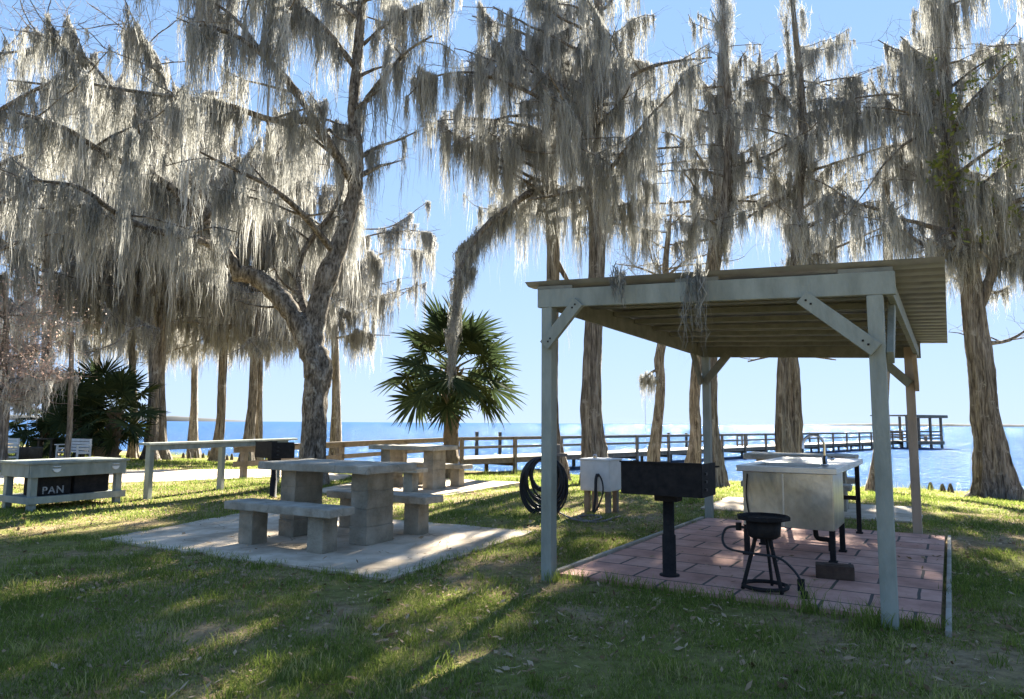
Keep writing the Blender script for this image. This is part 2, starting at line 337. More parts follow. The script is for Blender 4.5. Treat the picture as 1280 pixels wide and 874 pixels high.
class BM:
    """boxes, cylinders and lathes collected for one part"""
    def __init__(s): s.bm = bmesh.new()
    def box(s, c, size, rz=0, bev=.006, rot=None):
        m = Matrix.Translation(Vector(c)) @ (rot.to_4x4() if rot is not None else Matrix.Rotation(rz, 4, 'Z')) @ Matrix.Diagonal((*size, 1))
        r = bmesh.ops.create_cube(s.bm, size=1, matrix=m)
        if bev and min(size) > bev * 2.5:
            ed = list({e for v in r['verts'] for e in v.link_edges})
            bmesh.ops.bevel(s.bm, geom=ed, offset=bev, segments=2, affect='EDGES', profile=.6)
        return s
    def beam(s, a, b, w, h, bev=.005, up=Vector((0, 0, 1))):
        a = Vector(a); b = Vector(b); d = (b - a); L = d.length; x = d.normalized()
        y = up.cross(x)
        if y.length < 1e-3: y = Vector((0, 1, 0)).cross(x)
        y.normalize(); z = x.cross(y)
        return s.box((a + b) / 2, (L, w, h), bev=bev, rot=Matrix((x, y, z)).transposed())
    def lathe(s, prof, c=(0, 0, 0), n=24):
        vs_ = [[s.bm.verts.new((c[0] + r * math.cos(2 * math.pi * k / n), c[1] + r * math.sin(2 * math.pi * k / n), c[2] + z)) for k in range(n)] for r, z in prof]
        for i in range(len(prof) - 1):
            for k in range(n):
                s.bm.faces.new((vs_[i][k], vs_[i][(k + 1) % n], vs_[i + 1][(k + 1) % n], vs_[i + 1][k]))
        return s
    def pipe(s, pts, r, n=8):
        b = Buf(); tube(b, pts, r, n)
        for v, f in zip(b.v, b.q):
            pass
        base = 0; allv = np.concatenate(b.v); vv = [s.bm.verts.new(tuple(p)) for p in allv]
        for f in b.q:
            for q in f:
                try: s.bm.faces.new([vv[i] for i in q])
                except ValueError: pass
        return s
    def wear(s, amp=.004, cuts=5, seed=0):
        bmesh.ops.subdivide_edges(s.bm, edges=[e for e in s.bm.edges if e.calc_length() > .06], cuts=cuts, use_grid_fill=True)
        from mathutils import noise
        for v in s.bm.verts:
            c = v.co; k = noise.noise_vector(c * 9 + Vector((seed, 0, 0))) + .6 * noise.noise_vector(c * 31 + Vector((0, seed, 0)))
            v.co = c + k * amp
        return s
    def prism(s, poly, z0, z1):
        lo = [s.bm.verts.new((x, y, z0)) for x, y in poly]; hi = [s.bm.verts.new((x, y, z1)) for x, y in poly]
        n = len(poly); s.bm.faces.new(lo[::-1]); s.bm.faces.new(hi)
        for i in range(n): s.bm.faces.new((lo[i], lo[(i + 1) % n], hi[(i + 1) % n], hi[i]))
        return s
    def shear(s, fn):
        for v in s.bm.verts: v.co.z += fn(v.co.x, v.co.y)
        return s
    def obj(s, name, mat, parent=None, smooth=False, label=None):
        bmesh.ops.recalc_face_normals(s.bm, faces=s.bm.faces)
        me = bpy.data.meshes.new(name); s.bm.to_mesh(me); s.bm.free()
        if smooth:
            for p in me.polygons: p.use_smooth = True
        me.materials.append(mat)
        o = bpy.data.objects.new(name, me); COL.objects.link(o)
        if parent is not None: o.parent = parent
        if label: o['label'] = label
        return o

def tag(o, label, cat, group=None, kind=None):
    o['label'] = label; o['category'] = cat
    if group: o['group'] = group
    if kind: o['kind'] = kind
    return o
def thing(name, label, cat, loc=(0, 0, 0), rz=0, group=None):
    o = bpy.data.objects.new(name, None); COL.objects.link(o); o.location = Vector(loc); o.rotation_euler = (0, 0, rz)
    o.empty_display_size = .2
    return tag(o, label, cat, group)
def struct(o, label):
    o['kind'] = 'structure'; o['label'] = label; return o
def dup(root, loc, rz, label, group=None):
    r = root.copy(); COL.objects.link(r); r.location = Vector(loc); r.rotation_euler = (0, 0, rz); r['label'] = label
    if group: r['group'] = group
    def rec(src, dst):
        for ch in list(src.children):
            c = ch.copy(); COL.objects.link(c); c.parent = dst; rec(ch, c)
    rec(root, r); return r
def rect(cx, cy, rz, w, d):
    c, s_ = math.cos(rz), math.sin(rz)
    return [(cx + c * x - s_ * y, cy + s_ * x + c * y) for x, y in ((-w / 2, -d / 2), (w / 2, -d / 2), (w / 2, d / 2), (-w / 2, d / 2))]
def inpoly(x, y, poly, grow=0.0):
    cx = sum(p[0] for p in poly) / len(poly); cy = sum(p[1] for p in poly) / len(poly)
    r = np.zeros(len(x), bool); n = len(poly); j = n - 1
    P = [(cx + (a - cx) * (1 + grow), cy + (b - cy) * (1 + grow)) for a, b in poly]
    for i in range(n):
        xi, yi = P[i]; xj, yj = P[j]
        c = ((yi > y) != (yj > y)) & (x < (xj - xi) * (y - yi) / (yj - yi + 1e-12) + xi)
        r ^= c; j = i
    return r

rng = np.random.default_rng(7); R_ = random.Random(11)

# ------------------------------------------------------------------ setting: ground, lake, far shore, slabs
def axis(a, b, near0, near1, fine, grow=1.25):
    xs = list(np.arange(near0, near1 + 1e-6, fine)); s_ = fine
    while xs[-1] < b: s_ *= grow; xs.append(xs[-1] + s_)
    s_ = fine; lo = [near0]
    while lo[-1] > a: s_ *= grow; lo.append(lo[-1] - s_)
    return np.array(lo[:0:-1] + xs)
gx = axis(-400, 300, -24, 22, .35); gy = axis(-200, 260, -2, 46, .35)
GX, GY = np.meshgrid(gx, gy); GZ = gz(GX, GY)
b_ = Buf(); nx, ny = len(gx), len(gy); I = np.arange(nx * ny).reshape(ny, nx)
b_.add(np.stack([GX.ravel(), GY.ravel(), GZ.ravel()], 1), np.stack([I[:-1, :-1].ravel(), I[:-1, 1:].ravel(), I[1:, 1:].ravel(), I[1:, :-1].ravel()], 1))
struct(fast_obj('ground', b_, M['ground'], smooth=True), 'lakeside lawn of patchy green grass, bare soil and fallen leaves')
bm = BM()
v_ = [bm.bm.verts.new((x, y, WATER_Z)) for x, y in ((-9000, -60), (9000, -60), (9000, 9000), (-9000, 9000))]; bm.bm.faces.new(v_)
struct(bm.obj('lake', M['water']), 'wide rippled blue lake stretching to the horizon')
def far_shore(x0, x1, Y, hmax, seed):
    b = Buf(); n = 160; xs = np.linspace(x0, x1, n)
    env = np.clip(np.minimum((xs - x0), (x1 - xs)) / (abs(x1 - x0) * .25), 0, 1)
    h = WATER_Z + env * hmax * (.55 + .6 * fbm(xs / 120, xs * 0, seed, 4))
    rows = [np.stack([xs, np.full(n, Y - 60), np.full(n, WATER_Z - 1)], 1), np.stack([xs, np.full(n, Y - 30), h * .8], 1),
            np.stack([xs, np.full(n, Y), h], 1), np.stack([xs, np.full(n, Y + 60.), np.full(n, WATER_Z - 1)], 1)]
    V = np.concatenate(rows); F = []
    for r in range(3):
        k = np.arange(n - 1); F.append(np.stack([r * n + k, r * n + k + 1, (r + 1) * n + k + 1, (r + 1) * n + k], 1))
    b.add(V, np.concatenate(F)); return b
struct(fast_obj('far_shore', far_shore(-2600, -1010, 2900, 24, 3), M['farland'], smooth=True), 'low wooded shore across the lake on the left horizon')
struct(fast_obj('far_shore', far_shore(2000, 6200, 6000, 24, 9), M['farland'], smooth=True), 'thin low shore line on the right horizon')

A1 = math.radians(-29.0)
T1 = (-1.98, 8.10); T2 = (-1.98, 14.35); T3 = (4.62, 11.35)
SL1 = [tuple(ground_pt(125, 676)[:2]), tuple(ground_pt(485, 727)[:2]), tuple(ground_pt(668, 666)[:2]), tuple(ground_pt(330, 638)[:2])]
SL2 = [tuple(ground_pt(380, 616)[:2]), tuple(ground_pt(545, 623)[:2]), tuple(ground_pt(652, 604)[:2]), tuple(ground_pt(480, 596)[:2])]
SL3 = rect(4.75, 11.35, A1, 3.0, 2.0)
PATH = [tuple(ground_pt(x, y)[:2]) for x, y in ((-160, 612), (0, 607), (200, 603), (345, 597), (420, 602), (440, 594), (330, 587), (150, 588), (0, 591), (-160, 592))]
def slabobj(name, poly, label, z=.022, mat='slab'):
    # ragged worn edge
    pts = []
    for i in range(len(poly)):
        a = np.array(poly[i]); b = np.array(poly[(i + 1) % len(poly)]); k = max(2, int(np.linalg.norm(b - a) / .18))
        for t in range(k):
            p = a + (b - a) * t / k
            if t: p = p + np.array([R_.uniform(-.03, .03), R_.uniform(-.03, .03)])
            pts.append(tuple(p))
    return struct(BM().prism(pts, -.08, z).obj(name, M[mat]), label)
slabobj('concrete_pad', SL1, 'worn concrete pad under the near picnic table')
slabobj('concrete_pad', SL2, 'sunlit concrete pad under the farther picnic table')
slabobj('concrete_pad', SL3, 'concrete pad behind the pavilion')
slabobj('path', PATH, 'pale concrete footpath crossing the lawn', z=.014)

# pavilion frame: local x along the front, local y towards the lake
PU = np.array([.85, -.527]); PU /= np.linalg.norm(PU); PA = math.atan2(PU[1], PU[0])
PO = ground_pt(686, 725)
PV = np.array([-PU[1], PU[0]])
PW, PD = 2.56, 4.64
def pav(x, y): return (PO[0] + PU[0] * x + PV[0] * y, PO[1] + PU[1] * x + PV[1] * y)
PATIO = [pav(.0, .13), pav(2.9, .13), pav(2.9, PD - .12), pav(.0, PD - .12)]
pat = BM()
pat.prism([(.02, .16), (2.84, .16), (2.84, PD - .1), (.02, PD - .1)], -.08, .03)
po = struct(pat.obj('patio', M['paver']), 'faded red paver patio under the pavilion'); po.location = (PO[0], PO[1], 0); po.rotation_euler = (0, 0, PA)
e = BM(); e.box((2.885, PD / 2 - .04, -.012), (.036, PD - .02, .10), bev=.008)
eo = tag(e.obj('edging_board', M['concrete']), 'pale board edging the right side of the red patio', 'edging'); eo.location = (PO[0], PO[1], 0); eo.rotation_euler = (0, 0, PA)
e = BM(); e.box((-.015, PD / 2 - .05, .0), (.05, PD - .3, .11), bev=.01)
eo = tag(e.obj('edging_board', M['concrete']), 'thin grey edging strip along the left side of the red patio beside the grill', 'edging'); eo.location = (PO[0], PO[1], 0); eo.rotation_euler = (0, 0, PA)

# ------------------------------------------------------------------ pavilion
pv = thing('pavilion', 'grey green open post pavilion with a corrugated metal shed roof', 'pavilion', (PO[0], PO[1], 0), PA)
ZT = lambda x, y: -.047 * x - .010 * y
H0 = 2.33
def post(x, y, mat, label=None):
    b = BM(); h = H0 + ZT(x, y) + (.13 if mat == 'raw_wood' else .0)
    b.box((x, y, h / 2 - .05), (.10, .10, h + .1), bev=.005); return b.obj('post', M[mat], pv, label=label)
post(0, 0, 'paint'); post(PW, 0, 'paint'); post(.02, PD, 'paint'); post(PW, PD, 'raw_wood', 'unpainted tan rear corner post')
def roofpart(b, name, mat): return b.shear(ZT).obj(name, M[mat], pv)
b = BM(); b.box((PW / 2 + .02, -.03, H0 + .08), (PW + .22, .045, .16)); roofpart(b, 'front_beam', 'paint')
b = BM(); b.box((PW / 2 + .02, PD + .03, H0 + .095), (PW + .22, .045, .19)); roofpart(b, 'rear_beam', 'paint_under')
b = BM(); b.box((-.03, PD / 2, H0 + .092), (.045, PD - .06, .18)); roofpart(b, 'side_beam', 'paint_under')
b = BM(); b.box((PW + .09, PD / 2, H0 + .065), (.045, PD - .06, .13)); roofpart(b, 'side_beam', 'paint')
for k in range(8):
    y = .30 + k * (PD - .55) / 7
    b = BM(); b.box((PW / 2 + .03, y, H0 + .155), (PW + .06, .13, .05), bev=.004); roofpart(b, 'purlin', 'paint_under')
for y in (-.03, PD + .03):      # packing battens between beam and sheet
    for x in (.08, PW * .52, PW * .98):
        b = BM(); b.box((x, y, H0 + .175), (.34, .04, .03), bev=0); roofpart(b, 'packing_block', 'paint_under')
def brace(p, q, mat='paint', up=(0, 0, 1)):
    b = BM(); a_ = Vector(p); c_ = Vector(q)
    b.beam(a_, c_, .045, .105, up=Vector(up)); o = b.obj('brace', M[mat], pv)
    if abs(a_.y + .077) < .01:
        for f in (.09, .16, .86, .93):
            k = a_.lerp(c_, f); b = BM(); b.box((k.x + R_.uniform(-.015, .015), k.y - .025, k.z), (.014, .008, .014), bev=.002); b.obj('bolt', M['black'], o)
    return o
brace((.0, -.077, H0 - .34), (.33, -.077, H0 + .02))
brace((PW, -.077, H0 - .50), (PW - .46, -.077, H0 - .10))
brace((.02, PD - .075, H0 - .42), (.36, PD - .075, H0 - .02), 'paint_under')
brace((PW, PD - .075, H0 - .50), (PW - .36, PD - .075, H0 - .12), 'paint')
brace((PW + .075, .02, H0 - .55), (PW + .075, .46, H0 - .13))
brace((PW + .075, PD - .02, H0 - .55), (PW + .075, PD - .46, H0 - .15), 'raw_wood')
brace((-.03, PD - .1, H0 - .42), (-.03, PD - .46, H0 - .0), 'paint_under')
# corrugated sheet, ribs run left to right
b = Buf(); ys = np.linspace(-.085, PD + .20, 20 * 10 + 1); xs = np.array([-.20, 0.5, 1.2, 2.0, PW + .42])
prof = .5 + .5 * np.cos((ys - ys[0]) / (ys[-1] - ys[0]) * 20 * 2 * np.pi); prof = prof ** 5 * .032
for off in (0.0, .0025):
    V = np.array([[x, y, H0 + .195 + p + off + ZT(x, y)] for y, p in zip(ys, prof) for x in xs]); nxs = len(xs)
    I = np.arange(len(V)).reshape(len(ys), nxs)
    b.add(V, np.stack([I[:-1, :-1].ravel(), I[:-1, 1:].ravel(), I[1:, 1:].ravel(), I[1:, :-1].ravel()], 1)[:, ::(1 if off else -1)])
fast_obj('roof_sheet', b, M['metal_roof'], pv)

# ------------------------------------------------------------------ concrete picnic tables
def concrete_table(loc, rz, label, group):
    t = thing('picnic_table', label, 'table', loc, rz, group)
    b = BM(); b.box((0, 0, .80), (1.62, .84, .085), bev=.014); b.wear(.006, 9); b.obj('tabletop', M['concrete'], t)
    for sx in (-1, 1):
        b = BM()
        for k in range(4): b.box((sx * .53, 0, .095 + k * .187), (.23 + (.012 if k == 0 else 0), .44 + (.012 if k == 0 else 0), .185), bev=.007)
        b.wear(.005, 4, 5)
        b.box((sx * .53, 0, .375), (.215, .425, .745), bev=0)
        b.obj('leg', M['block'], t)
    return t
def bench(loc, rz, label, group):
    t = thing('bench', label, 'bench', loc, rz, group)
    b = BM(); b.box((0, 0, .405), (1.52, .36, .085), bev=.014); b.wear(.006, 9, 3); b.obj('seat', M['concrete'], t)
    for sx in (-1, 1):
        b = BM(); b.box((sx * .5, 0, .18), (.21, .21, .362), bev=.010); b.wear(.005, 5, 8); b.obj('leg', M['block'], t)
    return t
def loc2(c, rz, x, y, z=.02): return (c[0] + math.cos(rz) * x - math.sin(rz) * y, c[1] + math.sin(rz) * x + math.cos(rz) * y, z)
t1 = concrete_table((*T1, .022), A1, 'weathered concrete picnic table on the near concrete pad', 'concrete picnic tables')
bn1 = bench(loc2(T1, A1, -.02, -.70), A1, 'concrete bench on the camera side of the near picnic table', 'concrete benches')
dup(bn1, loc2(T1, A1, .08, .74), A1, 'concrete bench on the lake side of the near picnic table')
dup(t1, (*T2, .022), A1, 'concrete picnic table in front of the palm on the farther pad')
dup(bn1, loc2(T2, A1, -.0, -.72), A1, 'concrete bench on the camera side of the table before the palm')
dup(bn1, loc2(T2, A1, .10, .72), A1, 'concrete bench on the lake side of the table before the palm')
dup(t1, (*T3, .022), A1, 'concrete picnic table behind the steel sink beyond the pavilion')
dup(bn1, loc2(T3, A1, 0, -.74), A1, 'concrete bench between the pavilion and the table behind the sink')
dup(bn1, loc2(T3, A1, 0, .74), A1, 'concrete bench on the lake side of the table behind the sink')

# ------------------------------------------------------------------ pedestal grills
def grill(loc, rz, label):
    t = thing('pedestal_grill', label, 'grill', loc, rz, 'black pedestal grills')
    b = BM(); b.lathe([(.0, .0), (.085, .0), (.085, .012), (.058, .014), (.058, .34), (.048, .35), (.048, .66), (0, .66)], n=20); b.obj('pole', M['black'], t, True)
    b = BM(); b.box((0, 0, .655), (.20, .16, .05)); b.obj('bracket', M['black'], t)
    L, D, h, z0, w = .70, .40, .275, .69, .012
    b = BM(); b.box((0, 0, z0 + .006), (L, D, w), bev=0)
    b.box((0, -D / 2, z0 + h / 2), (L, w, h), bev=0); b.box((0, D / 2, z0 + h * .40), (L, w, h * .8), bev=0)
    b.box((-L / 2, 0, z0 + h / 2 - .002), (w, D - w, h), bev=0); b.box((L / 2, 0, z0 + h / 2 - .002), (w, D - w, h), bev=0)
    b.box((0, -D / 2 - .008, z0 + h), (L + .02, .022, .014), bev=0)
    b.obj('firebox', M['black'], t)
    b = BM()
    for k in range(16): b.box((0, -D / 2 + .03 + k * .022, z0 + .21), (L - .04, .009, .009), bev=0)
    b.obj('cooking_grate', M['black'], t)
    for k in (0, 1, 2):
        b = BM(); b.box((L / 2 + .012, -.10 + .0 * k, z0 + .06 + k * .065), (.018, .04, .022), bev=.003); b.obj('grate_stop', M['rubber'], t)
    b = BM(); b.pipe([(L / 2 - .06, .16, z0 + .21), (L / 2 + .0, .20, z0 + .235), (L / 2 + .02, .26, z0 + .235)], .008); b.obj('handle', M['black'], t, True)
    return t
gp = ground_pt(837, 724)
gr1 = grill((gp[0], gp[1], .03), PA, 'black steel pedestal grill standing on the red patio')
gp = ground_pt(341, 622)
dup(gr1, (gp[0], gp[1], 0), math.radians(-48), 'black pedestal grill on the lawn beside the wooden rail counter')

# ------------------------------------------------------------------ steel sink counter
SO = np.array([3.06, 6.70]); SD = PV; SU = PU           # origin: front right corner, local x along PU (negative is left), y towards lake
sk = thing('sink_counter', 'galvanised steel sink counter with gooseneck tap on black legs', 'sink', (SO[0], SO[1], .03), PA)
W_, L_ = .93, 2.35
b = BM()
b.box((-W_ / 2, .035, .855), (W_, .07, .06), bev=.006)
b.box((-W_ / 2, .80, .855), (W_, .10, .06), bev=.006)
b.box((-.09, .42, .855), (.18, .70, .059), bev=.006); b.box((-W_ + .06, .42, .855), (.12, .70, .059), bev=.006)
b.box((-W_ / 2, .85 + (L_ - .85) / 2, .8555), (W_, L_ - .85, .06), bev=.006)
b.obj('counter', M['steel_top'], sk)
b = BM()
b.box((-W_ / 2, .06, .56), (W_ - .10, .02, .53), bev=.004); b.box((-W_ / 2, .80, .56), (W_ - .10, .02, .53), bev=.004)
b.box((-W_ + .055, .43, .56), (.02, .72, .53), bev=.004); b.box((-.055, .43, .56), (.02, .72, .53), bev=.004); b.box((-W_ / 2, .43, .305), (W_ - .12, .72, .02), bev=0)
for v in b.bm.verts:    # dented thin sheet
    pass
b.obj('cabinet', M['steel'], sk)
b = BM(); b.box((-W_ / 2 - .03, .046, .56), (.014, .010, .50), bev=.002); b.obj('seam_strip', M['steel_top'], sk)
b = BM(); b.pipe(smoothpath([(-W_ + .10, .035, .80), (-W_ + .085, .03, .6), (-W_ + .10, .03, .45), (-W_ + .13, .035, .33)]), .006, 6); b.obj('drain_cord', M['black'], sk, True)
for (x, y) in ((-.07, .08), (-W_ + .07, .08), (-.07, .78), (-W_ + .07, .78), (-.06, 2.25), (-W_ + .06, 2.25)):
    b = BM(); top = .82 if y > 1 else .30
    b.box((x, y, top / 2), (.05, .05, top), bev=.004); b.box((x, y, .01), (.075, .075, .02), bev=.003); b.obj('leg', M['black'], sk)
b = BM(); b.pipe(smoothpath([(-.30, .62, .30), (-.30, .62, .20), (-.28, .62, .14), (-.18, .62, .13), (-.16, .62, .10), (-.16, .62, .02)]), .025); b.obj('drain_pipe', M['black'], sk, True)
b = BM(); b.box((-W_ / 2, 1.9, .45), (W_ - .08, .03, .05), bev=.003); b.obj('crossbar', M['black'], sk)
fx, fy = -.17, .50
b = BM(); b.lathe([(0, .885), (.035, .885), (.035, .90), (.026, .905), (.026, .975), (.016, .985), (0, .985)], (fx, fy, 0), 16)
arc = [(fx, fy, .98), (fx, fy, 1.09)] + [(fx - .095 + .095 * math.cos(a), fy - .02 * a, 1.09 + .10 * math.sin(a)) for a in np.linspace(.25, math.pi, 10)] + [(fx - .19, fy - .065, 1.05)]
b.pipe(arc, .013, 10); fa = b.obj('faucet', M['chrome'], sk, True)
b = BM(); b.box((fx + .02, fy, .95), (.10, .012, .012), bev=.003); b.lathe([(0, -.02), (.02, -.02), (.022, .0), (.012, .02), (0, .02)], (fx + .07, fy, .955), 12); b.obj('handle', M['chrome'], fa, True)

# ------------------------------------------------------------------ burner stand with hose, wood block
bp_ = ground_pt(957, 742)
bu = thing('burner_stand', 'black three legged gas burner stand with rubber hose on the patio', 'burner', (bp_[0], bp_[1], .03), PA)
b = BM(); b.lathe([(.0, .535), (.165, .535), (.205, .545), (.205, .572), (.195, .575), (.17, .555), (.0, .552)], n=10); b.obj('top_plate', M['black'], bu)
b = BM(); b.lathe([(0, .40), (.10, .40), (.125, .42), (.135, .535), (0, .535)], n=24); b.obj('bowl', M['black'], bu, True)
for k in range(3):
    a = math.radians(205 + 120 * k); b = BM()
    b.beam((.06 * math.cos(a), .06 * math.sin(a), .42), (.175 * math.cos(a), .175 * math.sin(a), .0), .03, .02, up=Vector((-math.sin(a), math.cos(a), .01))); b.obj('leg', M['black'], bu)
b = BM(); b.pipe([(.165 * math.cos(a), .165 * math.sin(a), .03) for a in np.linspace(0, 2 * math.pi, 37)], .016); b.obj('base_ring', M['black'], bu, True)
b = BM(); b.pipe(smoothpath([(-.13, -.02, .47), (-.20, -.02, .475), (-.29, -.03, .45), (-.31, -.06, .36), (-.25, -.08, .30), (-.05, -.1, .285), (.13, -.10, .27), (.24, -.09, .18), (.29, -.10, .09), (.30, -.12, .02)], 5), .010); b.obj('gas_hose', M['rubber'], bu, True)
b = BM(); b.box((.285, -.11, .09), (.05, .04, .09), bev=.006); b.lathe([(0, -.03), (.028, -.03), (.028, .02), (.0, .02)], (.31, -.13, .03), 12); b.obj('regulator', M['black'], bu)
b = BM(); b.lathe([(0, -.03), (.024, -.03), (.024, .03), (0, .03)], (-.19, -.02, .475), 12); b.obj('valve_knob', M['black'], bu)
wb = ground_pt(1044, 727)
b = BM(); b.box((0, 0, .055), (.30, .16, .115), bev=.01); b.box((.02, .0, .112), (.2, .09, .012), bev=.004)
wo_ = tag(b.obj('wood_block', M['brownblock']), 'dark brown wooden block lying on the patio by the sink leg', 'block'); wo_.location = (wb[0], wb[1], .03); wo_.rotation_euler = (0, 0, PA + .15)

# ------------------------------------------------------------------ hose post, hose coil, utility box
hp = ground_pt(697, 642)
b = BM(); b.box((0, 0, .48), (.075, .075, 1.06), bev=.008); b.box((0, -.06, .86), (.30, .04, .05), bev=.004)
ho = tag(b.obj('hose_post', M['rail']), 'brown wooden post carrying the coiled black hose', 'post'); ho.location = (hp[0], hp[1], 0); ho.rotation_euler = (0, 0, -.1)
pts = []
for k in range(19):
    rr = .22 + .24 * R_.random(); cx = R_.uniform(-.05, .03); dz = R_.uniform(-.05, .03); yo = R_.uniform(-.09, .02)
    for a in np.linspace(0, 2 * math.pi, 26)[:-1]:
        pts.append((cx + rr * .80 * math.cos(a + 1.57), yo + .02 * math.sin(2 * a + k), (.86 - rr * .9 - .05) + dz * math.sin(a * .5) + rr * math.sin(a + 1.57)))
P_ = np.array(pts); P_ = np.array([P_[max(0, i - 2):i + 3].mean(0) for i in range(len(P_))])
b = Buf(); tube(b, P_, .016, 7)
hc = tag(fast_obj('hose_coil', b, M['rubber'], smooth=True), 'thick coil of black hose hung on the brown post', 'hose'); hc.location = (hp[0] - .2, hp[1] - .10, 0); hc.rotation_euler = (0, 0, -.15)
ub = ground_pt(748, 641)
ut = thing('utility_box', 'off white utility box on short wooden posts with black cables', 'utility box', (ub[0], ub[1], 0), PA)
b = BM(); b.box((0, .1, .55), (.48, .46, .45), bev=.02); b.obj('box', M['plasticwhite'], ut)
b = BM(); b.box((0, .1, .785), (.50, .48, .03), bev=.01); b.obj('lid', M['plasticwhite'], ut)
for x, y in ((-.17, -.02), (.17, -.02), (.17, .25), (-.17, .25)):
    b = BM(); b.box((x, y, .14), (.075, .075, .36), bev=.006); b.obj('post', M['rail'], ut)
b = BM(); b.pipe(smoothpath([(.06, -.16, .58), (.05, -.19, .50), (.045, -.20, .25), (.02, -.22, .03)]), .022); b.obj('conduit', M['rubber'], ut, True)
b = BM(); b.pipe(smoothpath([(.07, -.15, .55), (.10, -.20, .58), (.16, -.21, .48), (.17, -.21, .32), (.10, -.22, .12), (.04, -.25, .02)]), .012); b.obj('cable', M['rubber'], ut, True)
b = BM(); b.lathe([(0, 0), (.02, 0), (.02, .03), (0, .03)], (-.05, .0, .80), 10); b.pipe(smoothpath([(-.08, 0, .80), (-.07, 0, .85), (-.03, 0, .85), (-.02, 0, .80)]), .006); b.obj('lid_handle', M['chrome'], ut)
b = Buf(); q = [ground_pt(x, y) for x, y in ((700, 643), (715, 651), (735, 654), (752, 650), (742, 646), (722, 649), (745, 655), (775, 648))]
tube(b, smoothpath([(p[0], p[1], .02 + .01 * (i % 2)) for i, p in enumerate(q)], 5), .014, 6)
tag(fast_obj('garden_hose', b, M['twig'], smooth=True), 'loose hose lying in the grass below the utility box', 'hose')

# ------------------------------------------------------------------ left: low work table with bins, rail counter
e1 = math.radians(60.0); near = ground_pt(38, 639)
PT = thing('work_table', 'low grey green wooden work table with storage bins beneath', 'table', (near[0], near[1], 0), e1)
TL, TD = 1.36, .78      # local x along front (away to the right), local y to the left
b = BM(); b.box((TL / 2 - .05, TD / 2 - .05, .69), (TL + .14, TD + .14, .035), bev=.006); b.obj('tabletop', M['paint'], PT)
b = BM(); b.box((TL / 2 - .05, -.075, .575), (TL + .06, .035, .19)); b.box((TL / 2 - .05, TD - .03, .575), (TL + .06, .035, .19)); b.box((-.065, TD / 2 - .05, .575), (.035, TD - .01, .189)); b.box((TL - .04, TD / 2 - .05, .575), (.035, TD - .01, .189)); b.obj('apron', M['paint'], PT)
for x, y in ((0, 0), (TL - .1, 0), (0, TD - .1), (TL - .1, TD - .1)):
    b = BM(); b.box((x, y, .325), (.095, .095, .69)); b.obj('leg', M['paint'], PT)
b = BM(); b.box((TL / 2 - .05, -.07, .15), (TL + .10, .035, .10)); b.box((TL / 2 - .05, TD - .03, .15), (TL + .10, .035, .10)); b.box((-.066, TD / 2 - .05, .15), (.035, TD - .01, .099)); b.box((TL - .035, TD / 2 - .05, .15), (.035, TD - .01, .099)); b.box((TL / 2 - .05, TD / 2 - .05, .185), (TL - .06, TD - .05, .02), bev=0); b.obj('lower_frame', M['paint'], PT)
for x in (.27, TL - .20):
    b = BM(); b.prism([(.055 * math.cos(a), .055 * math.sin(a)) for a in np.linspace(math.pi, 2 * math.pi, 13)], 0, .02)
    b.box((0, .03, .012), (.10, .012, .03), bev=.003)
    o = b.obj('bottle_holder', M['white'], PT); o.rotation_euler = (math.radians(90), 0, 0); o.location = (x, -.094, .60)
def bin_(x, w, label):
    t = thing('storage_bin', label, 'bin', (near[0] + math.cos(e1) * x - math.sin(e1) * .27, near[1] + math.sin(e1) * x + math.cos(e1) * .27, .198), e1, 'black bins under the work table')
    b = BM(); b.box((0, 0, .145), (w, .44, .29), bev=.02); b.obj('body', M['black'], t)
    b = BM(); b.box((0, 0, .295), (w + .02, .46, .022), bev=.008); b.obj('rim', M['black'], t)
    return t
b1 = bin_(.345, .46, 'black bin lettered PAN under the low work table')
bin_(.89, .54, 'plain black bin on the farther side under the low work table')
cu = bpy.data.curves.new('lettering', 'FONT'); cu.body = 'PAN'; cu.size = .15; cu.extrude = .002; cu.align_x = 'CENTER'; cu.space_character = 1.15; cu.offset = .002
tmp = bpy.data.objects.new('tmp_text', cu); COL.objects.link(tmp); dg = bpy.context.evaluated_depsgraph_get()
tm = bpy.data.meshes.new_from_object(tmp.evaluated_get(dg)); bpy.data.objects.remove(tmp); tm.materials.clear(); tm.materials.append(noise_mat('worn_lettering', (.06, .06, .06), (.50, .50, .50), 22, .7, 0))
lo = bpy.data.objects.new('lettering', tm); COL.objects.link(lo); lo.parent = b1; lo.rotation_euler = (math.radians(90), 0, 0); lo.location = (-.03, -.2245, .03)

ra = ground_pt(184, 625); rb = ground_pt(275, 613); dr = rb - ra; rA = math.atan2(dr[1], dr[0]); rL = float(np.linalg.norm(dr))
rc = thing('rail_counter', 'long narrow grey green rail counter on square posts', 'rail counter', (ra[0], ra[1], 0), rA)
b = BM(); b.box((rL * 1.12, 0, .93), (rL * 2.40, .22, .04), bev=.006); b.obj('top_board', M['paint'], rc)
b = BM(); b.box((rL * 1.05, -.066, .865), (rL * 2.2, .035, .09), bev=.005); b.obj('stringer', M['paint'], rc)
for k in range(3):
    b = BM(); b.box((rL * k * 1.0, 0, .43), (.095, .095, .96), bev=.005); b.obj('post', M['paint'], rc)

